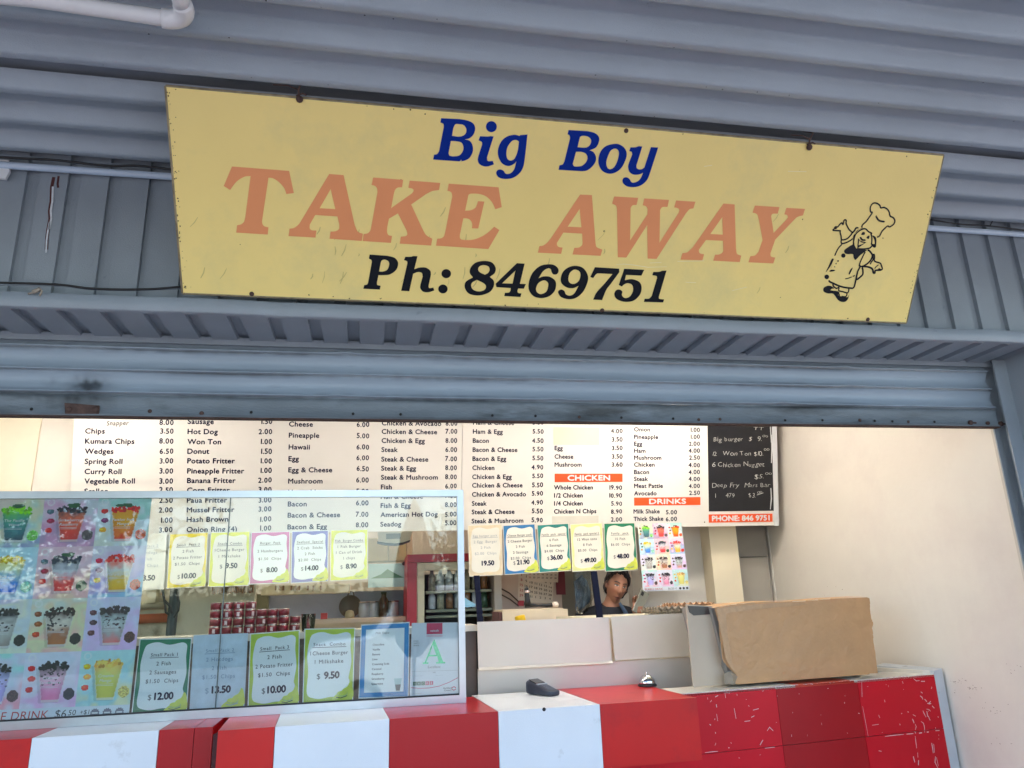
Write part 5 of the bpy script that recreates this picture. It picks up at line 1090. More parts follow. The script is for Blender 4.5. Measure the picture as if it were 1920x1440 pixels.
# long axis x: low rounded end at +x (towards the viewer), high printer end at -x
sec = [(-.088, .034, .034, .060), (-.082, .039, .032, .066), (-.06, .040, .032, .065), (-.015, .040, .030, .0535), (.03, .039, .026, .0405), (.07, .038, .022, .0285), (.084, .036, .022, .027), (.090, .028, .016, .020)]
vs = []; ns = 20
for (x, hw, zm, zt) in sec:
    for k in range(ns):
        a = 2*math.pi*k/ns; ca, sa = math.cos(a), math.sin(a); sg = lambda t: math.copysign(abs(t)**.45, t)
        vs.append(loc(x, hw*sg(ca), (zt+.002)/2 + (zt-.002)/2*sg(sa)))
ns_ = len(sec); fs = [(i*ns+(k+1) % ns, i*ns+k, (i+1)*ns+k, (i+1)*ns+(k+1) % ns) for i in range(ns_-1) for k in range(ns)] + [tuple(range(ns)), tuple((ns_-1)*ns+k for k in range(ns-1, -1, -1))]
mb.add(vs, fs); mb.build('body', DKP, rd)
def rq(x0, x1, y0, y1, z0, z1, nm, mt): MB().slab([loc(x0, y0, z0), loc(x1, y0, z1), loc(x1, y1, z1), loc(x0, y1, z0)], (0, 0, 1), .004).build(nm, mt, rd)
rq(-.070, -.016, -.029, .029, .0705, .0560, 'screen', mat('screen_glass', (.01, .01, .012), rough=.08, var=0, coat=.5))
rq(-.011, .002, -.031, .031, .0540, .0500, 'status_bar', mat('pale_bar', srgb(150, 156, 166), rough=.3))
KEY = mat('keys', srgb(84, 92, 106), rough=.5)
for i in range(4):
    for j in range(3):
        x = .010 + i*.0155; y = -.020 + j*.0145; zz = .0475 - (x - .01)*.29; rq(x, x+.011, y, y+.011, zz, zz-.0030, 'key', KEY)
mb = MB(); cp = [loc(-.085, .0, .02), loc(-.105, .01, .012), loc(-.13, .03, .004), loc(-.17, .08, .004), loc(-.2, .16, .003)]; mb.tube(cp, .0028, 8); mb.build('cord', BLACK, rd)

# service bell
c = onZ(1214, 1287, ZT); bell = empty('service_bell', (c.x, c.y, ZT), 'chrome push bell with a black base on the red end of the counter', 'bell')
CHR = mat('chrome', (.75, .76, .78), rough=.06, metal=1, var=0)
MB().lathe((c.x, c.y, ZT + .0005), [(0.0, 0.0), (0.0471, 0.0), (0.0494, 0.0046), (0.0471, 0.0103), (0.0391, 0.0138), (0.0345, 0.0149)], 28).build('base', BLACK, bell)
MB().lathe((c.x, c.y, ZT + .015), [(0.0431, 0.0), (0.0437, 0.0034), (0.0414, 0.0161), (0.0345, 0.0287), (0.0242, 0.0379), (0.0115, 0.0437), (0.0046, 0.0448)], 32).build('dome', CHR, bell)
MB().lathe((c.x, c.y, ZT + .059), [(.003, 0), (.003, .006), (.0055, .007), (.0055, .010), (.003, .012)], 14).build('plunger', CHR, bell)

# ------------------------------------------------------------------ tins stacked on the shelf
TIN = mat('tin_label', srgb(128, 14, 44), rough=.35, var=.45, vscale=70, dirt=srgb(190, 120, 136), dscale=90, dlo=.62, dhi=.66, stretch=(1, 1, 2.2))
TINM = mat('tin_metal', (.6, .5, .5), rough=.25, metal=1, var=.05)
a = onY(386, 1183, yf(-1.5)+.06); ycan = None
x_start = KF.pt(KF.px(387, 1180)[0], 0).x; x_end = KF.pt(KF.px(561, 1172)[0], 0).x; dcan = (x_end - x_start)/8.0; rc_ = dcan/2 * .985; hc = dcan * .70
tops = [4, 4, 4, 4, 3, 3, 3, 2]; proto = None
names_row = ['bottom', 'second', 'third', 'top']; ordn = ['first', 'second', 'third', 'fourth', 'fifth', 'sixth', 'seventh', 'last']
for i in range(8):
    for k in range(tops[i]):
        x = x_start + dcan*(i + .5) + random.uniform(-.0015, .0015); y = yf(x) + .06 + random.uniform(-.002, .002); z = 1.436 + k*(hc + .0008)
        lab = 'dark red tin, %s column from the left, %s row of the stack behind the glass' % (ordn[i], names_row[k] if not (k == 3) else 'top')
        if proto is None:
            px_, py_, pz_ = x, y, z
            proto = empty('tin_can', (x, y, z), lab, 'tin', 'dark red tins stacked behind the glass')
            MB().lathe((x, y, z), [(rc_*.96, 0), (rc_, .001), (rc_, .003), (rc_*.985, .004)], 20).build('bottom_rim', TINM, proto)
            MB().lathe((x, y, z + .004), [(rc_*.985, 0), (rc_*.985, hc - .008)], 20).build('label_wrap', TIN, proto)
            MB().lathe((x, y, z + hc - .004), [(rc_*.985, 0), (rc_, .001), (rc_, .0035), (rc_*.93, .004), (rc_*.92, .002)], 20).build('top_rim', TINM, proto)
            uvf = Frame((x - .006, y - rc_*.99 - .0005, z + .006), (1, 0, 0), (0, 0, 1))
            if True:
                bm_ = MB(); bm_.slab([uvf.pt(0, .002), uvf.pt(.013, .002), uvf.pt(.013, hc - .016), uvf.pt(0, hc - .016)], uvf.N, .001); bm_.build('label_patch', mat('label_white', srgb(214, 190, 196), rough=.4, var=.3, vscale=200), proto)
        else:
            r = dup(proto, (x - px_, y - py_, z - pz_), lab); r.rotation_euler = (0, 0, random.choice([0, 0, .6, 1.4, 2.6, -1.1, -2]))
g0_ = onY(578, 1172, yf(-.9) + .06); jar = empty('glass_tumbler', (g0_.x, g0_.y, 1.435), 'clear tumbler with folded red sachets beside the stacked tins', 'tumbler')
mb = MB(); mb.lathe((g0_.x, g0_.y, 1.436), [(.027, 0), (.030, .004), (.036, .085), (.034, .085), (.028, .006)], 20); mb.build('cup', glass_mat('tumbler_glass', (.985, .985, .98), .8, 1.3), jar)
mb = MB()
for s_, t_ in ((-.018, .15), (.012, -.2), (0, .05)): mb.slab([(g0_.x + s_ - .006 - t_*.08, g0_.y - .01, 1.52), (g0_.x + s_ + .006 - t_*.08, g0_.y - .01, 1.52), (g0_.x + .5*s_ + .006, g0_.y - .01, 1.445), (g0_.x + .5*s_ - .006, g0_.y - .01, 1.445)][::-1], (0, -1, 0), .003)
mb.build('sachets', TIN, jar)

# ------------------------------------------------------------------ kitchen things seen through the glass
a = onY(262, 1165, BW - .05); b_ = onY(322, 1158, BW - .05)
o = MB().tube([(a.x - 1.5, BW - .05, a.z + .0), (b_.x, BW - .05, b_.z)], .030, 14); tag(o.build('gas_pipe', mat('orange_pipe', srgb(196, 104, 70), rough=.5, var=.2)), 'orange horizontal pipe on the kitchen wall', 'pipe')
o = MB().tube([(a.x - 1.5, BW - .05, a.z + .08), (b_.x, BW - .05, b_.z + .08)], .022, 14); tag(o.build('water_pipe', mat('pale_pipe', srgb(196, 186, 160), rough=.5, var=.2)), 'pale pipe just above the orange one on the kitchen wall', 'pipe')
a = onY(320, 1190, 5.3); b_ = onY(329, 1100, 5.3); o = MB().tube([a - Vector((0, 0, .5)), a, b_, b_ + (b_ - a)*.6], .030, 14); tag(o.build('flue_pipe', mat('dark_flue', srgb(60, 68, 72), rough=.4, var=.2)), 'dark upright flue pipe left of the stacked tins', 'pipe')
for i, st in enumerate((((305, 1105), (308, 1125), (320, 1138), (322, 1150)), ((331, 1110), (336, 1130), (334, 1145), (326, 1158)), ((303, 1100), (309, 1130), (311, 1148), (318, 1153)))):
    P = [onY(x, y, 5.22) for x, y in st]; Q = []
    for k in range(len(P)-1):
        for t in range(5): Q.append(P[k].lerp(P[k+1], t/5))
    Q.append(P[-1]); tag(MB().tube(Q, .007, 8).build('cable', BLACK), ['black cable curling down left of the flue pipe', 'black cable looping right of the flue pipe', 'inner black cable hanging beside the flue pipe'][i], 'cable')
pbox(276, 1040, 300, 1130, 5.44, .08, 'switch_box', mat('box_cream', srgb(214, 204, 170), rough=.5, var=.08), 'cream junction box on the kitchen wall above the orange pipe', 'switch box')
# row of wooden pegs above the tins
pegs = empty('order_rail', onY(437, 1106, 5.35), 'wooden slatted strip above the stacked tins', 'rail')
WOOD = mat('wood', srgb(140, 96, 60), rough=.6, var=.3, vscale=20)
a = onY(398, 1100, 5.35); b_ = onY(477, 1100, 5.35); zb2 = onY(437, 1113, 5.35).z; zt2 = onY(437, 1090, 5.35).z; n = 17
for i in range(n):
    x = a.x + (b_.x - a.x)*i/n; MB().box(x, x + (b_.x-a.x)/n*.82, 5.34, 5.36, zb2 + .004*(i % 3), zt2).build('slat', WOOD, pegs)
o = MB().box(a.x - .01, b_.x + .01, 5.362, 5.38, zb2 + .06, zt2 + .1).build('back_strip', WOOD, pegs)
# wall shelf with cups hooks: white shelf box right of the tins
SHW = mat('cream_shelf', srgb(226, 212, 180), rough=.5, var=.06)
Ys = 6.0
us2 = empty('wall_shelf', onY(560, 1110, Ys), 'cream wall shelf with brown pegs seen through the glass', 'shelf')
a = onY(489, 1116, Ys); c = onY(655, 1094, Ys); MB().box(a.x, c.x, Ys, Ys + .3, a.z, c.z).build('shelf_front', SHW, us2)
for (x, w_) in ((516, 2), (523, 3), (530, 3), (545, 3), (553, 3), (560, 3), (576, 3), (586, 3), (600, 3)):
    p = onY(x, 1098, Ys); q = onY(x + w_, 1107, Ys); MB().box(p.x, q.x, Ys - .012, Ys, q.z, p.z).build('peg', WOOD, us2)
cbx = empty('wall_cupboard', onY(720, 1050, 6.2), 'beige wall cupboard with two doors below the digital scale', 'cupboard')
a = onY(655, 1053, 6.2); c = onY(762, 1008, 6.2); xm = onY(728, 1030, 6.2).x
BEI = mat('beige_door', srgb(206, 192, 150), rough=.5, var=.05)
MB().box(a.x, xm - .003, 6.2, 6.5, a.z, c.z).build('door', BEI, cbx); MB().box(xm + .003, c.x, 6.2, 6.5, a.z, c.z).build('door', BEI, cbx)
g = onY(766, 1100, 6.18); MB().box(c.x + .004, c.x + .045, 6.17, 6.5, g.z - .1, c.z + .05).build('side_frame', SHW, cbx)
lower = empty('glazed_hatch', onY(725, 1080, 6.25), 'glazed hatch below the beige cupboard, a street reflection painted on it in pale blue', 'hatch')
a = onY(690, 1102, 6.25); c = onY(762, 1056, 6.25)
MB().box(a.x, c.x, 6.24, 6.26, a.z, c.z).build('pane', mat('sky_reflection_blue', srgb(176, 222, 230), rough=.15, var=.05, coat=.5), lower)  # reflected sky painted into the pane as its pale blue
zz = onY(725, 1084, 6.25).z
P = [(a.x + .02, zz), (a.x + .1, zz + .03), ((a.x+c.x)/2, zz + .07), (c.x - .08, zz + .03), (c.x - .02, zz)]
MB().slab([(x, 6.236, z) for x, z in P][::-1] , (0, -1, 0), .003).build('hill_reflection', mat('hill_green', srgb(90, 160, 130), rough=.4, var=.2), lower)  # hill of the reflected street, drawn as a flat green shape
p = onY(757, 1057, 6.2); MB().lathe(p, [(.014, 0), (.014, .02)], 14, (0, -1, 0)).build('knob', BLACK, lower)
# digital scale hanging label
sc = empty('kitchen_scale', onY(740, 1010, 5.6), 'white kitchen scale with a grey display above the beige cupboard', 'scale')
p0_ = [(708, 998), (773, 996), (768, 1013), (755, 1018), (740, 1020), (725, 1019), (709, 1016)]
SFm = Frame((0, 5.6, 2), (1, 0, 0), (0, 0, 1))
kpoly(p0_, 0, mat('scale_grey', srgb(196, 196, 176), rough=.4, var=.05), 'housing', .05, SFm, sc)
kpoly([(724, 1001), (751, 1000), (751, 1010), (724, 1011)], .002, mat('scale_display', srgb(120, 124, 108), rough=.3), 'display', .003, SFm, sc)
kpoly([(707, 1015), (725, 1018), (740, 1019), (755, 1017), (770, 1012), (768, 1016), (755, 1021), (740, 1023), (722, 1022), (708, 1019)], .003, BLACK, 'rubber_edge', .05, SFm, sc)
# work recess, bluish wall
a = onY(600, 1160, 6.5); c = onY(765, 1106, 6.5)
nic = empty('niche', onY(690, 1130, 6.4), 'blue grey kitchen niche with pans and jars behind the glass', 'niche')
MB().box(a.x - .4, c.x, 6.48, 6.5, a.z, c.z).build('back', mat('blue_grey_wall', srgb(138, 142, 164), rough=.5, var=.06), nic)
MB().box(a.x - .8, c.x + .08, 6.0, 6.48, a.z - .03, a.z).build('sill', mat('pinkish_sill', srgb(206, 180, 160), rough=.5, var=.06), nic)
MB().box(c.x - .0, c.x + .06, 6.3, 6.48, a.z, c.z + .02).build('jamb', SHW, nic)
MB().box(a.x - .8, a.x - .4, 6.4, 6.48, a.z, c.z).build('olive_panel', mat('olive', srgb(116, 112, 90), rough=.6, var=.1), nic)
zsill = a.z
wk = onY(656, 1150, 6.3); wok = empty('wok', (wk.x, wk.y, zsill), 'old brown wok propped upright in the niche', 'wok')
Wm = mat('wok_iron', srgb(96, 80, 72), rough=.5, metal=.4, var=.25)
mb = MB(); mb.lathe((wk.x, wk.y + .05, zsill + .088), [(.085, 0), (.088, .003), (.075, -.02), (.05, -.04), (.02, -.048)], 28, (0, -1, .12)); mb.build('bowl', Wm, wok)
mb = MB(); mb.tube([(wk.x - .02, wk.y, zsill + .17), (wk.x - .01, wk.y, zsill + .20), (wk.x + .02, wk.y, zsill + .20), (wk.x + .03, wk.y, zsill + .17)], .005, 8); mb.build('handle', Wm, wok)
mb = MB(); mb.lathe((wk.x, wk.y - .05, zsill), [(.035, 0), (.038, .02), (.03, .05), (.012, .06)], 18); tag(mb.build('rice_bowl', mat('pale_bowl', srgb(200, 184, 150), rough=.4)), 'pale bowl standing in front of the wok', 'bowl')
def bottle(x, y, Y, z, r, h, mt, lab, grp, nm='bottle', neck=.5):
    c = onY(x, y, Y); rt = empty(nm, (c.x, Y, z), lab, nm.replace('_', ' '), grp)
    MB().lathe((c.x, Y, z), [(r*.9, 0), (r, .004), (r, h*.62), (r*neck, h*.80), (r*neck, h*.93)], 16).build('body', mt, rt)
    MB().lathe((c.x, Y, z + h*.93), [(r*neck*1.15, 0), (r*neck*1.15, h*.07)], 14).build('cap', BLACK if mt.name == 'brown_bottle' else TINM, rt); return rt
JG = mat('jar_glass', srgb(176, 180, 190), rough=.15, var=.1, spec=.8)
for x in (682, 700, 737): bottle(x, 1158, 6.25, zsill, .042, .12, JG, {682: 'left of three clear jars in the niche', 700: 'middle of three clear jars in the niche', 737: 'right clear jar in the niche, past the brown bottle'}[x], 'jars in the niche', 'jar', .9)
bottle(719, 1158, 6.2, zsill, .04, .19, mat('brown_bottle', srgb(60, 34, 26), rough=.15), 'brown sauce bottle between the clear jars', None, 'bottle')
tag(MB().box(onY(602, 1158, 6.2).x, onY(614, 1158, 6.2).x, 6.15, 6.2, zsill, zsill + .045).build('red_tub', mat('red_tub', srgb(196, 40, 44), rough=.4)), 'small red tub at the left end of the niche', 'tub')

# drinks fridge with a red frame
FY = 5.75
fr0 = onY(764, 1050, FY); fr1 = onY(925, 1040, FY); zt_ = onY(800, 1039, FY).z
fridge = empty('drinks_fridge', ((fr0.x+fr1.x)/2, FY, 0), 'tall drinks fridge with a red frame and shelves of bottles behind the glass screen', 'fridge')
RF = mat('fridge_red', srgb(176, 36, 52), rough=.35, var=.06)
MB().box(fr0.x, fr0.x + .07, FY, FY + .6, 0, zt_ - .06).build('side_panel', RF, fridge)
MB().box(fr0.x, fr1.x, FY, FY + .6, zt_ - .058, zt_).build('top_panel', RF, fridge)
MB().box(fr1.x - .0, fr1.x + .055, FY - .01, FY + .6, 0, zt_ + .2).build('door_jamb', mat('jamb_pale', srgb(196, 186, 174), rough=.5, var=.05), fridge)
DF = mat('door_frame_cream', srgb(206, 194, 170), rough=.4, var=.05)
MB().box(fr0.x + .075, fr0.x + .125, FY - .02, FY + .02, .2, zt_ - .065).build('door_frame', DF, fridge); MB().box(fr0.x + .126, fr1.x - .004, FY - .02, FY + .02, zt_ - .12, zt_ - .065).build('door_frame', DF, fridge)
MB().box(fr0.x + .13, fr1.x - .01, FY + .5, FY + .55, .2, zt_ - .13).build('back', mat('fridge_dark', srgb(44, 54, 52), rough=.5, var=.2), fridge)
for i, ypx in enumerate((1106, 1141, 1152)):
    zs_ = onY(880, ypx, FY + .06).z
    MB().box(fr0.x + .14, fr1.x - .012, FY + .04, FY + .5, zs_ - .018, zs_).build('shelf', mat('wire_shelf', srgb(120, 124, 104), rough=.4, metal=.2), fridge)
z1_ = onY(880, 1105, FY + .06).z; z2_ = onY(880, 1140, FY + .06).z
bm = [mat('bottle_amber', srgb(130, 92, 60), rough=.15, var=.3, vscale=60), mat('bottle_clear', srgb(150, 150, 130), rough=.12, var=.3, vscale=60), mat('bottle_green', srgb(60, 88, 66), rough=.15, var=.3, vscale=60), mat('bottle_white', srgb(176, 186, 196), rough=.3, var=.2, vscale=60)]
rr = random.Random(21); row = 0
for zz_, nm_ in ((z1_, 'upper'), (z2_, 'middle')):
    xs_ = np.linspace(fr0.x + .19, fr1.x - .06, 7)
    for i, x in enumerate(xs_):
        mt = bm[rr.randrange(4)]; rt = empty('bottle', (x, FY + .12, zz_), 'drink bottle, %s from the left on the %s fridge shelf' % (ordn[i], nm_), 'bottle', 'bottles in the drinks fridge')
        h = rr.uniform(.14, .18); r = .028
        MB().lathe((x, FY + .12, zz_ + .001), [(r*.9, 0), (r, .004), (r, h*.6), (r*.45, h*.82), (r*.45, h*.94)], 14).build('body', mt, rt)
        MB().lathe((x, FY + .12, zz_ + h*.94), [(r*.5, 0), (r*.5, h*.06)], 10).build('cap', bm[(i+1) % 4], rt)
# blue cloth hanging by the fridge
a = [onY(x, y, 5.2) for x, y in ((868, 1118), (880, 1126), (892, 1133), (890, 1137), (876, 1139), (868, 1138))]
tag(MB().slab(a[::-1], (0, -1, 0), .01).build('blue_cloth', mat('blue_cloth', srgb(130, 180, 206), rough=.8, var=.15)), 'folded light blue cloth beside the end of the glass screen', 'cloth')

# ------------------------------------------------------------------ calendars, notice, cables and bag on the kitchen wall
CW = 5.9
fcal = Frame((0, CW, 2), (1, 0, 0), (0, 0, 1))
cw0 = onY(928, 1100, CW + .02).x; cw1 = onY(1052, 1100, CW + .02).x
tag(MB().box(fr1.x + .06, cw1, CW + .01, CW + .08, 0, 2.9).build('partition', mat('pinkish_wall', srgb(206, 182, 166), rough=.6, var=.06)), 'pinkish partition wall behind the calendars', 'partition')
tag(MB().box(cw1 + .002, onY(1128, 1100, CW).x, CW + .3, CW + .36, 0, 2.9).build('door', mat('olive_grey', srgb(128, 120, 106), rough=.6, var=.08)), 'grey green door beside the calendars', 'door')
def calendar(TL, TR, BR, BL, rows, c0, lab, off, redcol):
    sh = Sheet(fcal, TL, TR, BR, BL, off); mb = MB(); mb.use(0).slab([sh.pt(0, 0), sh.pt(1, 0), sh.pt(1, 1), sh.pt(0, 1)], fcal.N, .003)
    d = c0
    for r in range(rows):
        for c_2 in range(7): unit_text(mb.use(2 if c_2 < redcol else 1), sh, str(d), .09 + c_2*.137, .86 - r*(.86/rows), .52/rows*.8, 'c', .03); d = d + 1 if d < 31 else 1
    return tag(mb.build('calendar', [mat('cal_paper', srgb(224, 206, 186), rough=.6), mat('cal_ink', srgb(90, 70, 60)), mat('cal_red', srgb(180, 70, 70))]), lab, 'calendar', 'wall calendars')
calendar((972, 1070), (1038, 1092), (1036, 1132), (971, 1128), 5, 1, 'lower wall calendar hanging behind the black clamp', .002, 1)
calendar((987, 1062), (1046, 1064), (1045, 1092), (987, 1090), 4, 1, 'upper wall calendar overlapping the one below it', .02, 1)
o = MB().slab([fcal.pt(*fcal.px(*p), .012) for p in ((1041, 1073), (1058, 1071), (1060, 1115), (1043, 1115))][::-1], fcal.N, .01)
tag(o.build('notice', mat('maroon_notice', srgb(110, 24, 34), rough=.5, var=.1)), 'maroon card hanging right of the calendars', 'notice')
tag(MB().slab([fcal.pt(*fcal.px(*p), .012) for p in ((971, 1126), (982, 1126), (982, 1136), (971, 1136))][::-1], fcal.N, .02).build('red_box', mat('red_tub', srgb(196, 40, 44), rough=.4)), 'small red box under the lower calendar', 'box')
for i, st in enumerate((((938, 1103), (955, 1112), (972, 1128)), ((938, 1114), (955, 1123), (972, 1136)))):
    tag(MB().tube([fcal.pt(*fcal.px(*p), .01) for p in st], .005, 8).build('cable', mat('brown_cable', srgb(90, 66, 56))), ['upper brown cable slanting down to the calendars', 'lower brown cable slanting down to the calendars'][i], 'cable')
# black clamp tool on the oven
cf = Frame((0, 5.0, 2), (1, 0, 0), (0, 0, 1)); cl = empty('stick_blender', cf.pt(*cf.px(990, 1136)), 'black upright tool with a grey band standing on the cream oven', 'tool')
q = cf.px
mb = MB(); mb.tube([cf.pt(*q(989, 1134)), cf.pt(*q(989, 1124)), cf.pt(*q(987, 1104)), cf.pt(*q(988, 1101))], [.026, .018, .014, .010], 12); mb.build('handle', BLACK, cl)
mb = MB(); mb.tube([cf.pt(*q(984, 1135)), cf.pt(*q(1010, 1135)), cf.pt(*q(1026, 1135)), cf.pt(*q(1036, 1134))], [.016, .008, .012, .012], 10); mb.build('cord_and_plug', BLACK, cl)
mb = MB(); mb.tube([cf.pt(*q(987.5, 1112), .003), cf.pt(*q(987.7, 1107), .003)], .016, 12); mb.build('band', TINM, cl)
tag(MB().lathe(cf.pt(*q(1041, 1136)), [(.012, -.01), (.022, 0), (.024, .012), (.014, .026)], 16).build('garlic', mat('garlic', srgb(226, 210, 196), rough=.6)), 'small pale bulb lying beside the black tool on the oven', 'garlic bulb')
# clear bag with a blue cloth hanging
bf = Frame((0, 5.25, 2), (1, 0, 0), (0, 0, 1)); mb = MB(); mb.smooth = True
bagpts = [(1071, 1065), (1112, 1065), (1114, 1085), (1111, 1120), (1100, 1145), (1088, 1152), (1080, 1150), (1076, 1120)]
bag = empty('plastic_bag', bf.pt(*bf.px(1092, 1110)), 'clear plastic bag with a blue cloth inside hanging below the lime price sign', 'bag')
Pq = [bf.px(*p) for p in bagpts]
def crumple(nm, pts, mt, off, amp, nx=20, ny=30):
    mb = MB(); mb.smooth = True; us = [p[0] for p in pts]; a0, a1_, b0, b1 = min(us), max(us), min(p[1] for p in pts), max(p[1] for p in pts)
    def span(v):
        xs = []
        for i in range(len(pts)):
            p, r = pts[i], pts[(i+1) % len(pts)]
            if (p[1] > v) != (r[1] > v): xs.append(p[0] + (r[0]-p[0])*(v-p[1])/(r[1]-p[1]))
        return (min(xs), max(xs)) if len(xs) > 1 else ((a0+a1_)/2, (a0+a1_)/2)
    F = []; B_ = []
    for j in range(ny+1):
        v = b0 + (b1-b0)*(.002 + .996*j/ny); s0, s1 = span(v)
        for i in range(nx+1):
            u = s0 + (s1-s0)*i/nx; dd = .02*math.sin(math.pi*i/nx); nz_ = mnoise.noise(Vector((u*30, v*14, off*10)))*amp
            F.append(bf.pt(u, v, off + dd + nz_)); B_.append(bf.pt(u, v, off - dd))
    k = len(F); fs = [(j*(nx+1)+i, j*(nx+1)+i+1, (j+1)*(nx+1)+i+1, (j+1)*(nx+1)+i) for j in range(ny) for i in range(nx)]
    mb.add(F, fs); mb.add(B_, [f[::-1] for f in fs]); return mb.build(nm, mt, bag)
crumple('bag_film', Pq, glass_mat('film', (.72, .72, .68), 1.0, 1.35), .03, .012)
crumple('cloth', [bf.px(*p) for p in ((1078, 1090), (1092, 1078), (1102, 1090), (1109, 1110), (1107, 1130), (1094, 1140), (1084, 1150), (1081, 1140), (1080, 1115))], mat('blue_rag', srgb(84, 106, 138), rough=.9, var=.25, vscale=10), -.02, .02)

# ------------------------------------------------------------------ the person behind the cabinet
def person():
    HY = 5.30; hc_ = onY(1157, 1098, HY); rt = empty('person', (hc_.x, HY, hc_.z), 'person with short dark hair and black top behind the cabinet, head tilted, holding a phone', 'person')
    S_ = 1.0
    # head axes: turned a little to the right of the photo, tilted forward and sideways
    tilt_ = Matrix.Rotation(math.radians(-13), 3, 'Y') @ Matrix.Rotation(math.radians(12), 3, 'X') @ Matrix.Rotation(math.radians(14), 3, 'Z')
    tilt_ = (Matrix.Rotation(math.radians(15), 3, 'Y') @ Matrix.Rotation(math.radians(4), 3, 'Z') @ Matrix.Rotation(math.radians(10), 3, 'X')) @ Matrix.Diagonal((.90, .90, 1.16))
    HC = Vector((hc_.x + .0, HY, hc_.z + .0))
    def G(x, z, cx, cz, sx, sz): return math.exp(-((x-cx)/sx)**2 - ((z-cz)/sz)**2)
    # head surface in head space: x right, -y face, z up; centre between the eyes at origin height 0
    def head_pt(th, ph):
        # ph: 0 top .. pi bottom ; th: angle about z, th = -pi/2 faces -y
        dx = math.sin(ph)*math.cos(th); dy = math.sin(ph)*math.sin(th); dz = math.cos(ph)
        rx, ry, rz = .074, .092, .112
        x, y, z = dx*rx, dy*ry + .012, dz*rz + .004
        if z > .02: z = .02 + (z-.02)*.80
        # jaw narrows
        if z < -.02:
            k = min(1, (-.02 - z)/.09); x *= 1 - .30*k; 
            if y < 0: y *= 1 - .10*k
            else: y *= 1 - .55*k; y -= .01*k
        if dy < 0:
            f = -dy
            y -= .020*f*G(x, z, 0, -.026, .011, .015)      # nose tip
            y -= .012*f*G(x, z, 0, -.008, .009, .022)      # bridge
            y -= .004*f*(G(x, z, .013, -.030, .007, .008) + G(x, z, -.013, -.030, .007, .008))
            y += .009*f*(G(x, z, .030, .006, .015, .010) + G(x, z, -.030, .006, .015, .010))   # sockets
            y -= .005*f*(G(x, z, .030, .002, .012, .006) + G(x, z, -.030, .002, .012, .006))   # lids
            y -= .006*f*(G(x, z, .030, .026, .022, .008) + G(x, z, -.030, .026, .022, .008))   # brow
            y -= .006*f*(G(x, z, .042, -.022, .02, .018) + G(x, z, -.042, -.022, .02, .018))   # cheek
            y -= .007*f*G(x, z, 0, -.056, .022, .005); y += .004*f*G(x, z, 0, -.0615, .024, .0022); y -= .008*f*G(x, z, 0, -.067, .018, .005)
            y += .004*f*G(x, z, 0, -.078, .02, .005); y -= .008*f*G(x, z, 0, -.094, .02, .012)  # chin
        return Vector((x, y, z))
    mb = MB(); mb.smooth = True; NT, NP = 120, 110; vs = []; loc_ = []
    for j in range(NP+1):
        for i in range(NT):
            th = 2*math.pi*i/NT - math.pi/2; ph = math.pi*(.002 + .996*j/NP); p = head_pt(th, ph); loc_.append(p); vs.append(HC + tilt_ @ p)
    fs = [(j*NT+i, (j+1)*NT+i, (j+1)*NT+(i+1) % NT, j*NT+(i+1) % NT) for j in range(NP) for i in range(NT)]
    fs += [tuple(range(NT)), tuple(NP*NT+i for i in range(NT-1, -1, -1))]
    mb.add(vs, fs)
    def tubeb(P, R, seg=24): mb.tube(P, R, seg)
    ear = lambda s: [HC + tilt_ @ Vector((s*.070, .006, .010)), HC + tilt_ @ Vector((s*.080, .014, .016)), HC + tilt_ @ Vector((s*.083, .016, .000)), HC + tilt_ @ Vector((s*.079, .010, -.018)), HC + tilt_ @ Vector((s*.070, .004, -.026))]
    for s in (-1, 1): mb.tube(ear(s), [.006, .009, .010, .008, .004], 10)
    nb = HC + tilt_ @ Vector((0, .02, -.07)); base = Vector((HC.x - .035, HY + .05, HC.z - .132)); mb.tube([HC + tilt_ @ Vector((0, .022, -.03)), nb, nb.lerp(base, .5), base], [.044, .047, .050, .060], 24)
    ch_ = Vector((base.x - .02, base.y + .03, base.z - .22)); bl = ch_ - Vector((0, -.02, .35))
    for (off, r) in ((0, .0),):
        vs = []; 
        prof = [(0.0, .065, .055), (-.022, .14, .08), (-.05, .19, .10), (-.11, .205, .115), (-.22, .19, .12), (-.36, .165, .11), (-.50, .18, .12)]
        for dz, rx, ry in prof:
            for k in range(32): a = 2*math.pi*k/32; vs.append((base.x - .01 + rx*math.cos(a), base.y + .03 + ry*math.sin(a), base.z + dz))
        fs = [(i*32+k, i*32+(k+1) % 32, (i+1)*32+(k+1) % 32, (i+1)*32+k) for i in range(len(prof)-1) for k in range(32)] + [tuple(range(31, -1, -1)), tuple((len(prof)-1)*32+k for k in range(32))]
        mb.add([v for v in vs], [f[::-1] for f in fs])
    shl = Vector((base.x - .19, base.y + .03, base.z - .07)); shr = Vector((base.x + .17, base.y + .03, base.z - .07))
    hq = onY(1197, 1146, HY - .10); handp = HC + (hq - HC) / 1.08
    elr = Vector((base.x + .26, base.y - .02, base.z - .30)); mb.tube([shr, shr.lerp(elr, .5), elr, elr.lerp(handp, .5), handp - Vector((0, 0, .03))], [.058, .05, .042, .036, .027], 16)
    ell_ = Vector((base.x - .27, base.y + .02, base.z - .33)); hl = Vector((base.x - .05, base.y - .22, base.z - .36)); mb.tube([shl, shl.lerp(ell_, .5), ell_, ell_.lerp(hl, .5), hl], [.058, .05, .042, .036, .027], 16)
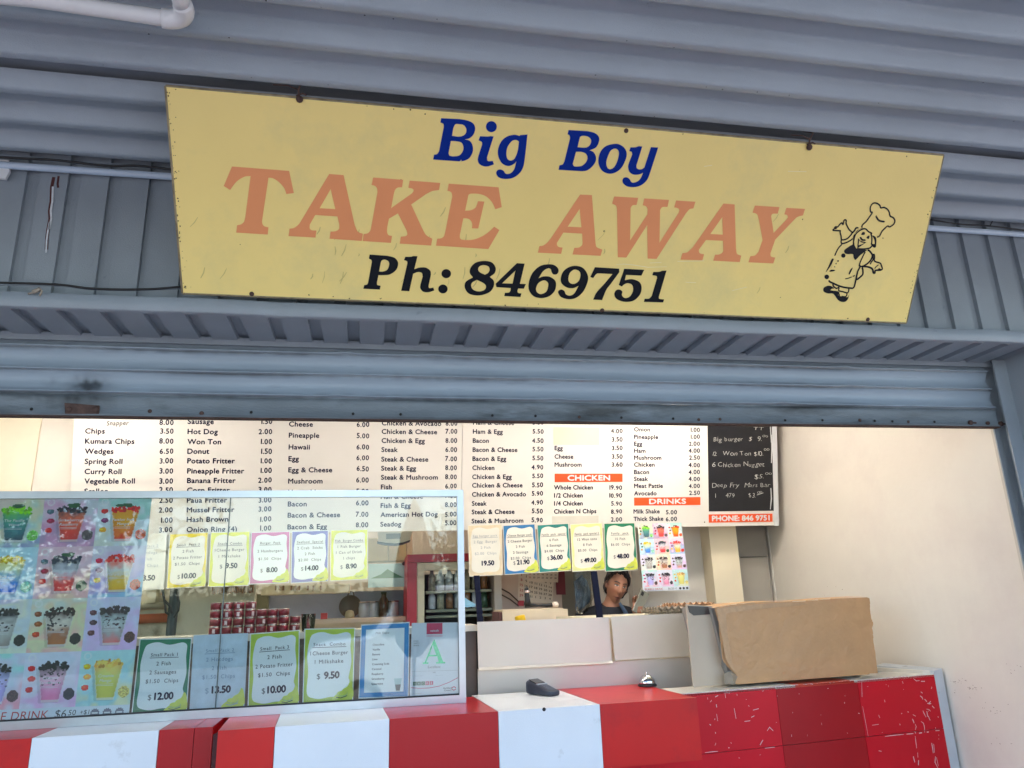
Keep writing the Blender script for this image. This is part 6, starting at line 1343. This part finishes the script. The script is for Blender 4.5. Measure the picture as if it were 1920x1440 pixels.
    # hands: palm and fingers
    def hand(c, sgn):
        mb.tube([c - Vector((0, 0, .035)), c, c + Vector((0, 0, .03))], [.026, .036, .034], 14)
        for k in range(4):
            b0 = c + Vector((sgn*(-.026 + k*.0175), -.004, .028)); L = [.062, .070, .066, .052][k]
            mb.tube([b0, b0 + Vector((0, .012, L*.45)), b0 + Vector((-sgn*.004, .002, L*.8)), b0 + Vector((-sgn*.006, -.014, L))], [.0095, .009, .008, .006], 10)
        b0 = c + Vector((-sgn*.03, -.01, -.008)); mb.tube([b0, b0 + Vector((-sgn*.014, -.012, .022)), b0 + Vector((-sgn*.006, -.02, .045))], [.012, .010, .007], 10)
    hand(handp, 1); hand(hl, -1)
    body = mb.build('body', [print_mat('skin', .5)], rt)
    md = body.modifiers.new('r', 'REMESH'); md.mode = 'VOXEL'; md.voxel_size = .0026; md.use_smooth_shade = True
    dg = bpy.context.evaluated_depsgraph_get(); me = bpy.data.meshes.new_from_object(body.evaluated_get(dg)); body.modifiers.clear(); body.data = me
    me.materials.clear(); me.materials.append(print_mat('skin', .5))
    ca = me.color_attributes.new('ink', 'FLOAT_COLOR', 'POINT'); n = len(me.vertices); co = np.zeros(n*3); me.vertices.foreach_get('co', co); co = co.reshape(-1, 3)
    L0 = np.array(rt['_loc']); W = co + L0; inv = np.array(tilt_.inverted()); Hh = (W - np.array(HC)) @ inv.T
    skin = np.array(srgb(168, 116, 90)); col_ = np.tile(skin, (n, 1))
    x, y, z = Hh[:, 0], Hh[:, 1], Hh[:, 2]; face = (y < -.03) & (z > -.12) & (z < .09) & (np.abs(x) < .075)
    g = lambda cx, cz, sx, sz: np.exp(-((x-cx)/sx)**2 - ((z-cz)/sz)**2)*face
    lips = np.clip(g(0, -.056, .022, .0045) + g(0, -.067, .018, .0045), 0, 1)[:, None]; col_ = col_*(1-.75*lips) + np.array(srgb(150, 84, 80))*.75*lips
    ml = np.clip(g(0, -.0612, .021, .0018)*1.6, 0, 1)[:, None]; col_ = col_*(1-ml) + np.array(srgb(70, 34, 34))*ml
    for s in (-1, 1):
        e_ = face & (((x-s*.030)/.0145)**2 + ((z-.004)/.0036)**2 < 1); col_[e_] = srgb(176, 166, 160)
        e_ = face & (((x-s*.030-.002)/.0058)**2 + ((z-.0038)/.0042)**2 < 1); col_[e_] = (.012, .008, .007)
        e_ = face & (np.abs(x-s*.030) < .0165) & (np.abs(z-(.0098 - ((x-s*.030)/.0165)**2*.0045)) < .0018); col_[e_] = (.02, .012, .01)
        bw = face & (np.abs(x-s*.031) < .019) & (np.abs(z-(.0245 - ((x-s*.034)/.02)**2*.004)) < .0028); col_[bw] = (.035, .022, .018)
    blush = (g(.042, -.025, .016, .014) + g(-.042, -.025, .016, .014) + g(0, -.028, .010, .010))[:, None]; col_ = col_*(1-.25*np.clip(blush, 0, 1)) + np.array(srgb(190, 110, 92))*.25*np.clip(blush, 0, 1)
    arr = np.ones((n, 4), dtype=np.float32); arr[:, :3] = col_; ca.data.foreach_set('color', arr.ravel())
    # hair: a cap over the skull with an uneven edge, parted to one side
    mb = MB(); mb.smooth = True; NT2, NP2 = 140, 70; vs = []; rr = random.Random(4)
    for j in range(NP2+1):
        for i in range(NT2):
            th = 2*math.pi*i/NT2 - math.pi/2; fr_ = math.cos(th + math.pi/2)          # 1 at the face, -1 at the back
            side = math.sin(th + math.pi/2)                                           # + towards head right
            lim = 1.92 - 1.06*max(0, fr_)**.5 + .22*side*max(0, fr_) + (.30*max(0, -fr_)) + .16*side*max(0, 1-abs(fr_)) + .05*math.sin(th*9) + .035*math.sin(th*23+1)
            if abs(fr_) < .45: lim += .12
            ph = .001 + lim*j/NP2; p = head_pt(th, ph); o_ = Vector((p.x, p.y-.012, p.z-.004)).normalized()
            strand = .0035*math.sin(th*46 + 3*math.sin(ph*3)) + .011*mnoise.noise(Vector((math.cos(th)*5, math.sin(th)*5, ph*4)))
            t_edge = min(1, (NP2-j)/7); vs.append(HC + tilt_ @ (p + o_*((.015 + strand)*t_edge - .001*(1-t_edge))))
    fs = [(j*NT2+i, (j+1)*NT2+i, (j+1)*NT2+(i+1) % NT2, j*NT2+(i+1) % NT2) for j in range(NP2) for i in range(NT2)] + [tuple(range(NT2))]
    mb.add(vs, fs); rr = random.Random(9)
    for i in range(300):      # loose strands at the fringe, sides and nape
        th = rr.uniform(-math.pi, math.pi) - math.pi/2; fr_ = math.cos(th+math.pi/2); ph = 1.84 - 1.06*max(0, fr_)**.5 + .25*max(0, -fr_) + .22*math.sin(th+math.pi/2)*max(0, fr_); p = head_pt(th, ph - .12); q_ = head_pt(th + rr.uniform(-.15, .22), ph + rr.uniform(-.25, .24)); o_ = Vector((p.x, p.y, p.z)).normalized()
        mb.tube([HC + tilt_ @ (p + o_*.016), HC + tilt_ @ (p.lerp(q_, .6) + o_*.014), HC + tilt_ @ (q_ + o_*rr.uniform(.004, .026))], [.004, .003, .0008], 6)
    mb.build('hair', mat('dark_hair', srgb(38, 24, 26), rough=.45, var=.35, vscale=90), rt)
    # black top and apron
    mb = MB(); mb.smooth = True; prof = [(.022, .064, .060), (.012, .085, .075), (-.006, .150, .096), (-.045, .205, .114), (-.11, .222, .13), (-.22, .206, .135), (-.36, .185, .128), (-.52, .2, .14)]
    vs = []
    for dz, rx, ry in prof:
        for k in range(48): a = 2*math.pi*k/48; w_ = 1 + .012*math.sin(a*7 + dz*30); vs.append((base.x - .01 + rx*w_*math.cos(a), base.y + .03 + ry*w_*math.sin(a), base.z + dz - .012*max(0, -math.sin(a))*(1 if dz > 0 else 0)))
    mb.add(vs, [(i*48+(k+1) % 48, i*48+k, (i+1)*48+k, (i+1)*48+(k+1) % 48)[::-1] for i in range(len(prof)-1) for k in range(48)])
    for P_, R_ in (([shr - Vector((.02, 0, -.01)), shr.lerp(elr, .55), elr], [.072, .066, .058]), ([shl + Vector((.02, 0, .01)), shl.lerp(ell_, .55), ell_], [.072, .066, .058])): mb.tube(P_, R_, 20)
    mb.build('black_top', mat('black_cloth', (.012, .014, .022), rough=.85, var=.2), rt)
    mb = MB()
    for s0 in ((.03, .06),):
        P_ = [Vector((base.x + .035, base.y - .075, base.z + .02)), Vector((base.x + .06, base.y - .095, base.z - .03)), Vector((base.x + .09, base.y - .105, base.z - .10)), Vector((base.x + .12, base.y - .11, base.z - .2))]
        mb.tube(P_, [.010, .014, .016, .016], 8)
    mb.build('apron_strap', mat('slate_cloth', srgb(64, 84, 110), rough=.8), rt)
    # phone
    c = handp + Vector((.012, -.024, .055)); R_ = Matrix.Rotation(math.radians(28), 3, 'Y') @ Matrix.Rotation(math.radians(22), 3, 'Z'); ph_ = empty('phone', tuple(c), 'pale phone held up by the person behind the cabinet', 'phone')
    def pb(x0, x1, y0, y1, z0, z1, nm, mt):
        vs = [c + R_ @ Vector((x, y, z)) for x in (x0, x1) for y in (y0, y1) for z in (z0, z1)]; m_ = MB(); m_.add(vs, [(0,1,3,2), (4,6,7,5), (0,4,5,1), (2,3,7,6), (0,2,6,4), (1,5,7,3)]); m_.build(nm, mt, ph_)
    pb(-.036, .036, -.004, .004, -.075, .075, 'body', mat('phone_back', srgb(150, 150, 138), rough=.25, var=.1)); ph_.location = HC + (c - HC)*1.08; ph_.scale = (1.08,)*3; rt.scale = (1.08,)*3; pb(-.028, -.006, -.006, -.0041, .040, .066, 'camera_bump', BLACK); pb(-.033, .033, .0041, .005, -.07, .07, 'screen', BLACK)
person()

# ------------------------------------------------------------------ the street behind the camera, seen only in reflections
def tree(x, y, h, cr, seed, lab, nleaf=5200):
    r = random.Random(seed); t = empty('tree', (x, y, 0), lab, 'tree', 'street trees across the road')
    mb = MB(); P = [(x, y, -.15), (x + .1, y, h*.25), (x - .05, y + .1, h*.45), (x + .1, y, h*.75)]; mb.tube(P, [.22, .17, .13, .05], 12)
    for k in range(7):
        a = k*.9 + seed; z0 = h*(.38 + .05*k); e = Vector((x + math.cos(a)*cr*.7, y + math.sin(a)*cr*.7, z0 + h*.22)); s = Vector((x, y, z0)); mb.tube([s, s.lerp(e, .5) + Vector((0, 0, .15)), e], [.08, .05, .02], 8)
    mb.build('trunk', mat('bark', srgb(92, 78, 64), rough=.9, var=.3, vscale=12, bump=.6), t)
    blobs = [(Vector((x + r.gauss(0, cr*.42), y + r.gauss(0, cr*.42), h*.68 + r.gauss(0, h*.14))), r.uniform(.35, .62)*cr) for _ in range(16)]
    vs = []; fs = []
    for i in range(nleaf):
        c, rad = blobs[r.randrange(len(blobs))]; d = Vector((r.gauss(0, 1), r.gauss(0, 1), r.gauss(0, 1))).normalized() * rad * r.uniform(.55, 1.05); p = c + d
        u = Vector((r.gauss(0, 1), r.gauss(0, 1), r.gauss(0, 1))).normalized(); w_ = u.orthogonal().normalized(); s = r.uniform(.07, .14); k = len(vs)
        vs += [p - u*s, p + w_*s*.5, p + u*s, p - w_*s*.5]; fs.append((k, k+1, k+2, k+3))
    mb = MB(); mb.add(vs, fs); mb.build('crown', mat('leaves', srgb(50, 72, 38), rough=.6, var=.4, vscale=1.5), t)
tree(-4.6, -9.5, 6.6, 2.4, 3, 'large leafy street tree across the road, reflected in the left of the glass')
tree(-8.5, -12, 6.8, 2.5, 5, 'leafy street tree further left across the road')
tree(4.6, -17, 4.2, 2.0, 7, 'small tree across the road behind the parked car')
tree(9.5, -18, 5.0, 2.2, 9, 'street tree at the far right across the road')
hedge = empty('hedge', (0, -19, 0), 'long clipped hedge across the road', 'hedge')
r = random.Random(2); vs = []; fs = []
for i in range(15000):
    p = Vector((r.uniform(-26, 26), -19 + r.uniform(-.6, .6), r.uniform(-.1, 2.2) + .2*math.sin(i))); u = Vector((r.gauss(0, 1), r.gauss(0, 1), r.gauss(0, 1))).normalized(); w_ = u.orthogonal().normalized(); k = len(vs); s = .13
    vs += [p - u*s, p + w_*s*.6, p + u*s, p - w_*s*.6]; fs.append((k, k+1, k+2, k+3))
mb = MB(); mb.add(vs, fs); mb.build('foliage', MATS['leaves'], hedge); MB().box(-60, 60, -19.3, -18.7, -.15, 2.0).build('inner_growth', mat('hedge_dark', srgb(50, 64, 40), rough=.9, var=.3), hedge)
def car(x, y, lab, paint):
    t = empty('parked_car', (x, y, -.13), lab, 'car'); z = -.13
    side = [(-2.2, .35), (-2.25, .75), (-2.1, .98), (-1.25, 1.06), (-.75, 1.55), (-.3, 1.68), (1.3, 1.70), (1.9, 1.55), (2.15, 1.08), (2.25, .95), (2.25, .45), (2.1, .33)]
    side = [(a, c*1.16) for a, c in side]; S2 = smooth_poly(side + [side[0]], .06, 1); W = .9; n = len(S2)
    mb = MB(); mb.smooth = True; L = []
    for f, sh_ in ((-1, 0), (-.92, -.0), (.92, 0), (1, 0)):
        for (a, c) in S2:
            ins = .12*max(0, (c-1.0)/.7); sc_ = .97 if abs(f) == 1 else 1; L.append((x + a*sc_, y + f*(W - ins), z + .35 + (c-.35)*sc_ + (.01 if abs(f) == 1 else 0)))
    fs = [(k*n+i, k*n+i+1, (k+1)*n+i+1, (k+1)*n+i) for k in range(3) for i in range(n-1)]; mb.add(L, fs); mb.smooth = False
    mb.add([L[i] for i in range(n)], [tuple(range(n-1))]); mb.add([L[3*n+i] for i in range(n)], [tuple(range(n-2, -1, -1))]); mb.build('body', paint, t)
    GL = mat('car_glass', (.02, .025, .03), rough=.05, var=0, coat=.6)
    for s in (-1, 1):
        for win in ([(-1.1, 1.08), (-.70, 1.48), (-.28, 1.58), (.15, 1.60), (.15, 1.08)], [(.22, 1.08), (.22, 1.60), (1.25, 1.60), (1.7, 1.45), (1.9, 1.08)]):
            P = [(x + a, y + s*(W - .12*max(0, (c*1.16-1)/.7) + .006), z + c*1.16) for a, c in win]; MB().slab(P if s < 0 else P[::-1], (0, s, 0), .01).build('window', GL, t)
        for wx in (-1.4, 1.35):
            wroot = MB().lathe((x + wx, y + s*(W-.2), z + .33), [(.2, 0), (.33, 0), (.34, .03), (.34, .19), (.32, .22), (.2, .22)], 28, (0, s, 0)).build('wheel', mat('tyre', (.02, .02, .02), rough=.8), t)
            r_ = MB().lathe((x + wx, y + s*(W-.2), z + .33), [(.02, .2), (.2, .205), (.21, .222), (.05, .235)], 20, (0, s, 0)).build('rim', mat('rim_grey', srgb(120, 122, 126), rough=.6), t)
    for s in (-1, 1): MB().lathe((x - 2.17, y + s*.68, z + .78), [(.09, 0), (.08, .03)], 14, (-1, 0, .1)).build('headlight', mat('lamp_glass', srgb(220, 224, 230), rough=.1), t)
car(1.6, -5.2, 'white parked car at the kerb behind the viewer', mat('white_car', srgb(226, 228, 230), rough=.15, var=.02, coat=.6))
um = empty('parasol', (.68, -1.2, 0), 'closed dark purple parasol on the footpath behind the viewer', 'parasol')
mb = MB(); mb.lathe((.68, -1.2, 0), [(.02, .0), (.02, 2.75)], 10); mb.build('pole', ALU, um)
mb = MB(); mb.lathe((.68, -1.2, 0), [(.25, 0), (.25, .06), (.03, .08)], 20); mb.build('base', BLACK, um)
mb = MB(); pr_ = [(.06, 1.0), (.16, 1.15), (.20, 1.5), (.19, 1.9), (.12, 2.35), (.05, 2.62), (.015, 2.7)]; vs = []
for rr_, zz_ in pr_:
    for k in range(32): a = 2*math.pi*k/32; q_ = rr_*(1 + .22*math.sin(a*8)); vs.append((.68 + q_*math.cos(a), -1.2 + q_*math.sin(a), zz_))
mb.smooth = True; mb.add(vs, [(i*32+k, i*32+(k+1) % 32, (i+1)*32+(k+1) % 32, (i+1)*32+k) for i in range(6) for k in range(32)]); mb.build('folded_canopy', mat('purple_cloth', srgb(62, 30, 66), rough=.8, var=.2), um)

# ------------------------------------------------------------------ tidy up
bpy.data.objects.remove(_to); bpy.data.curves.remove(_tc)
for o in scene.objects:
    if '_loc' in o: del o['_loc']
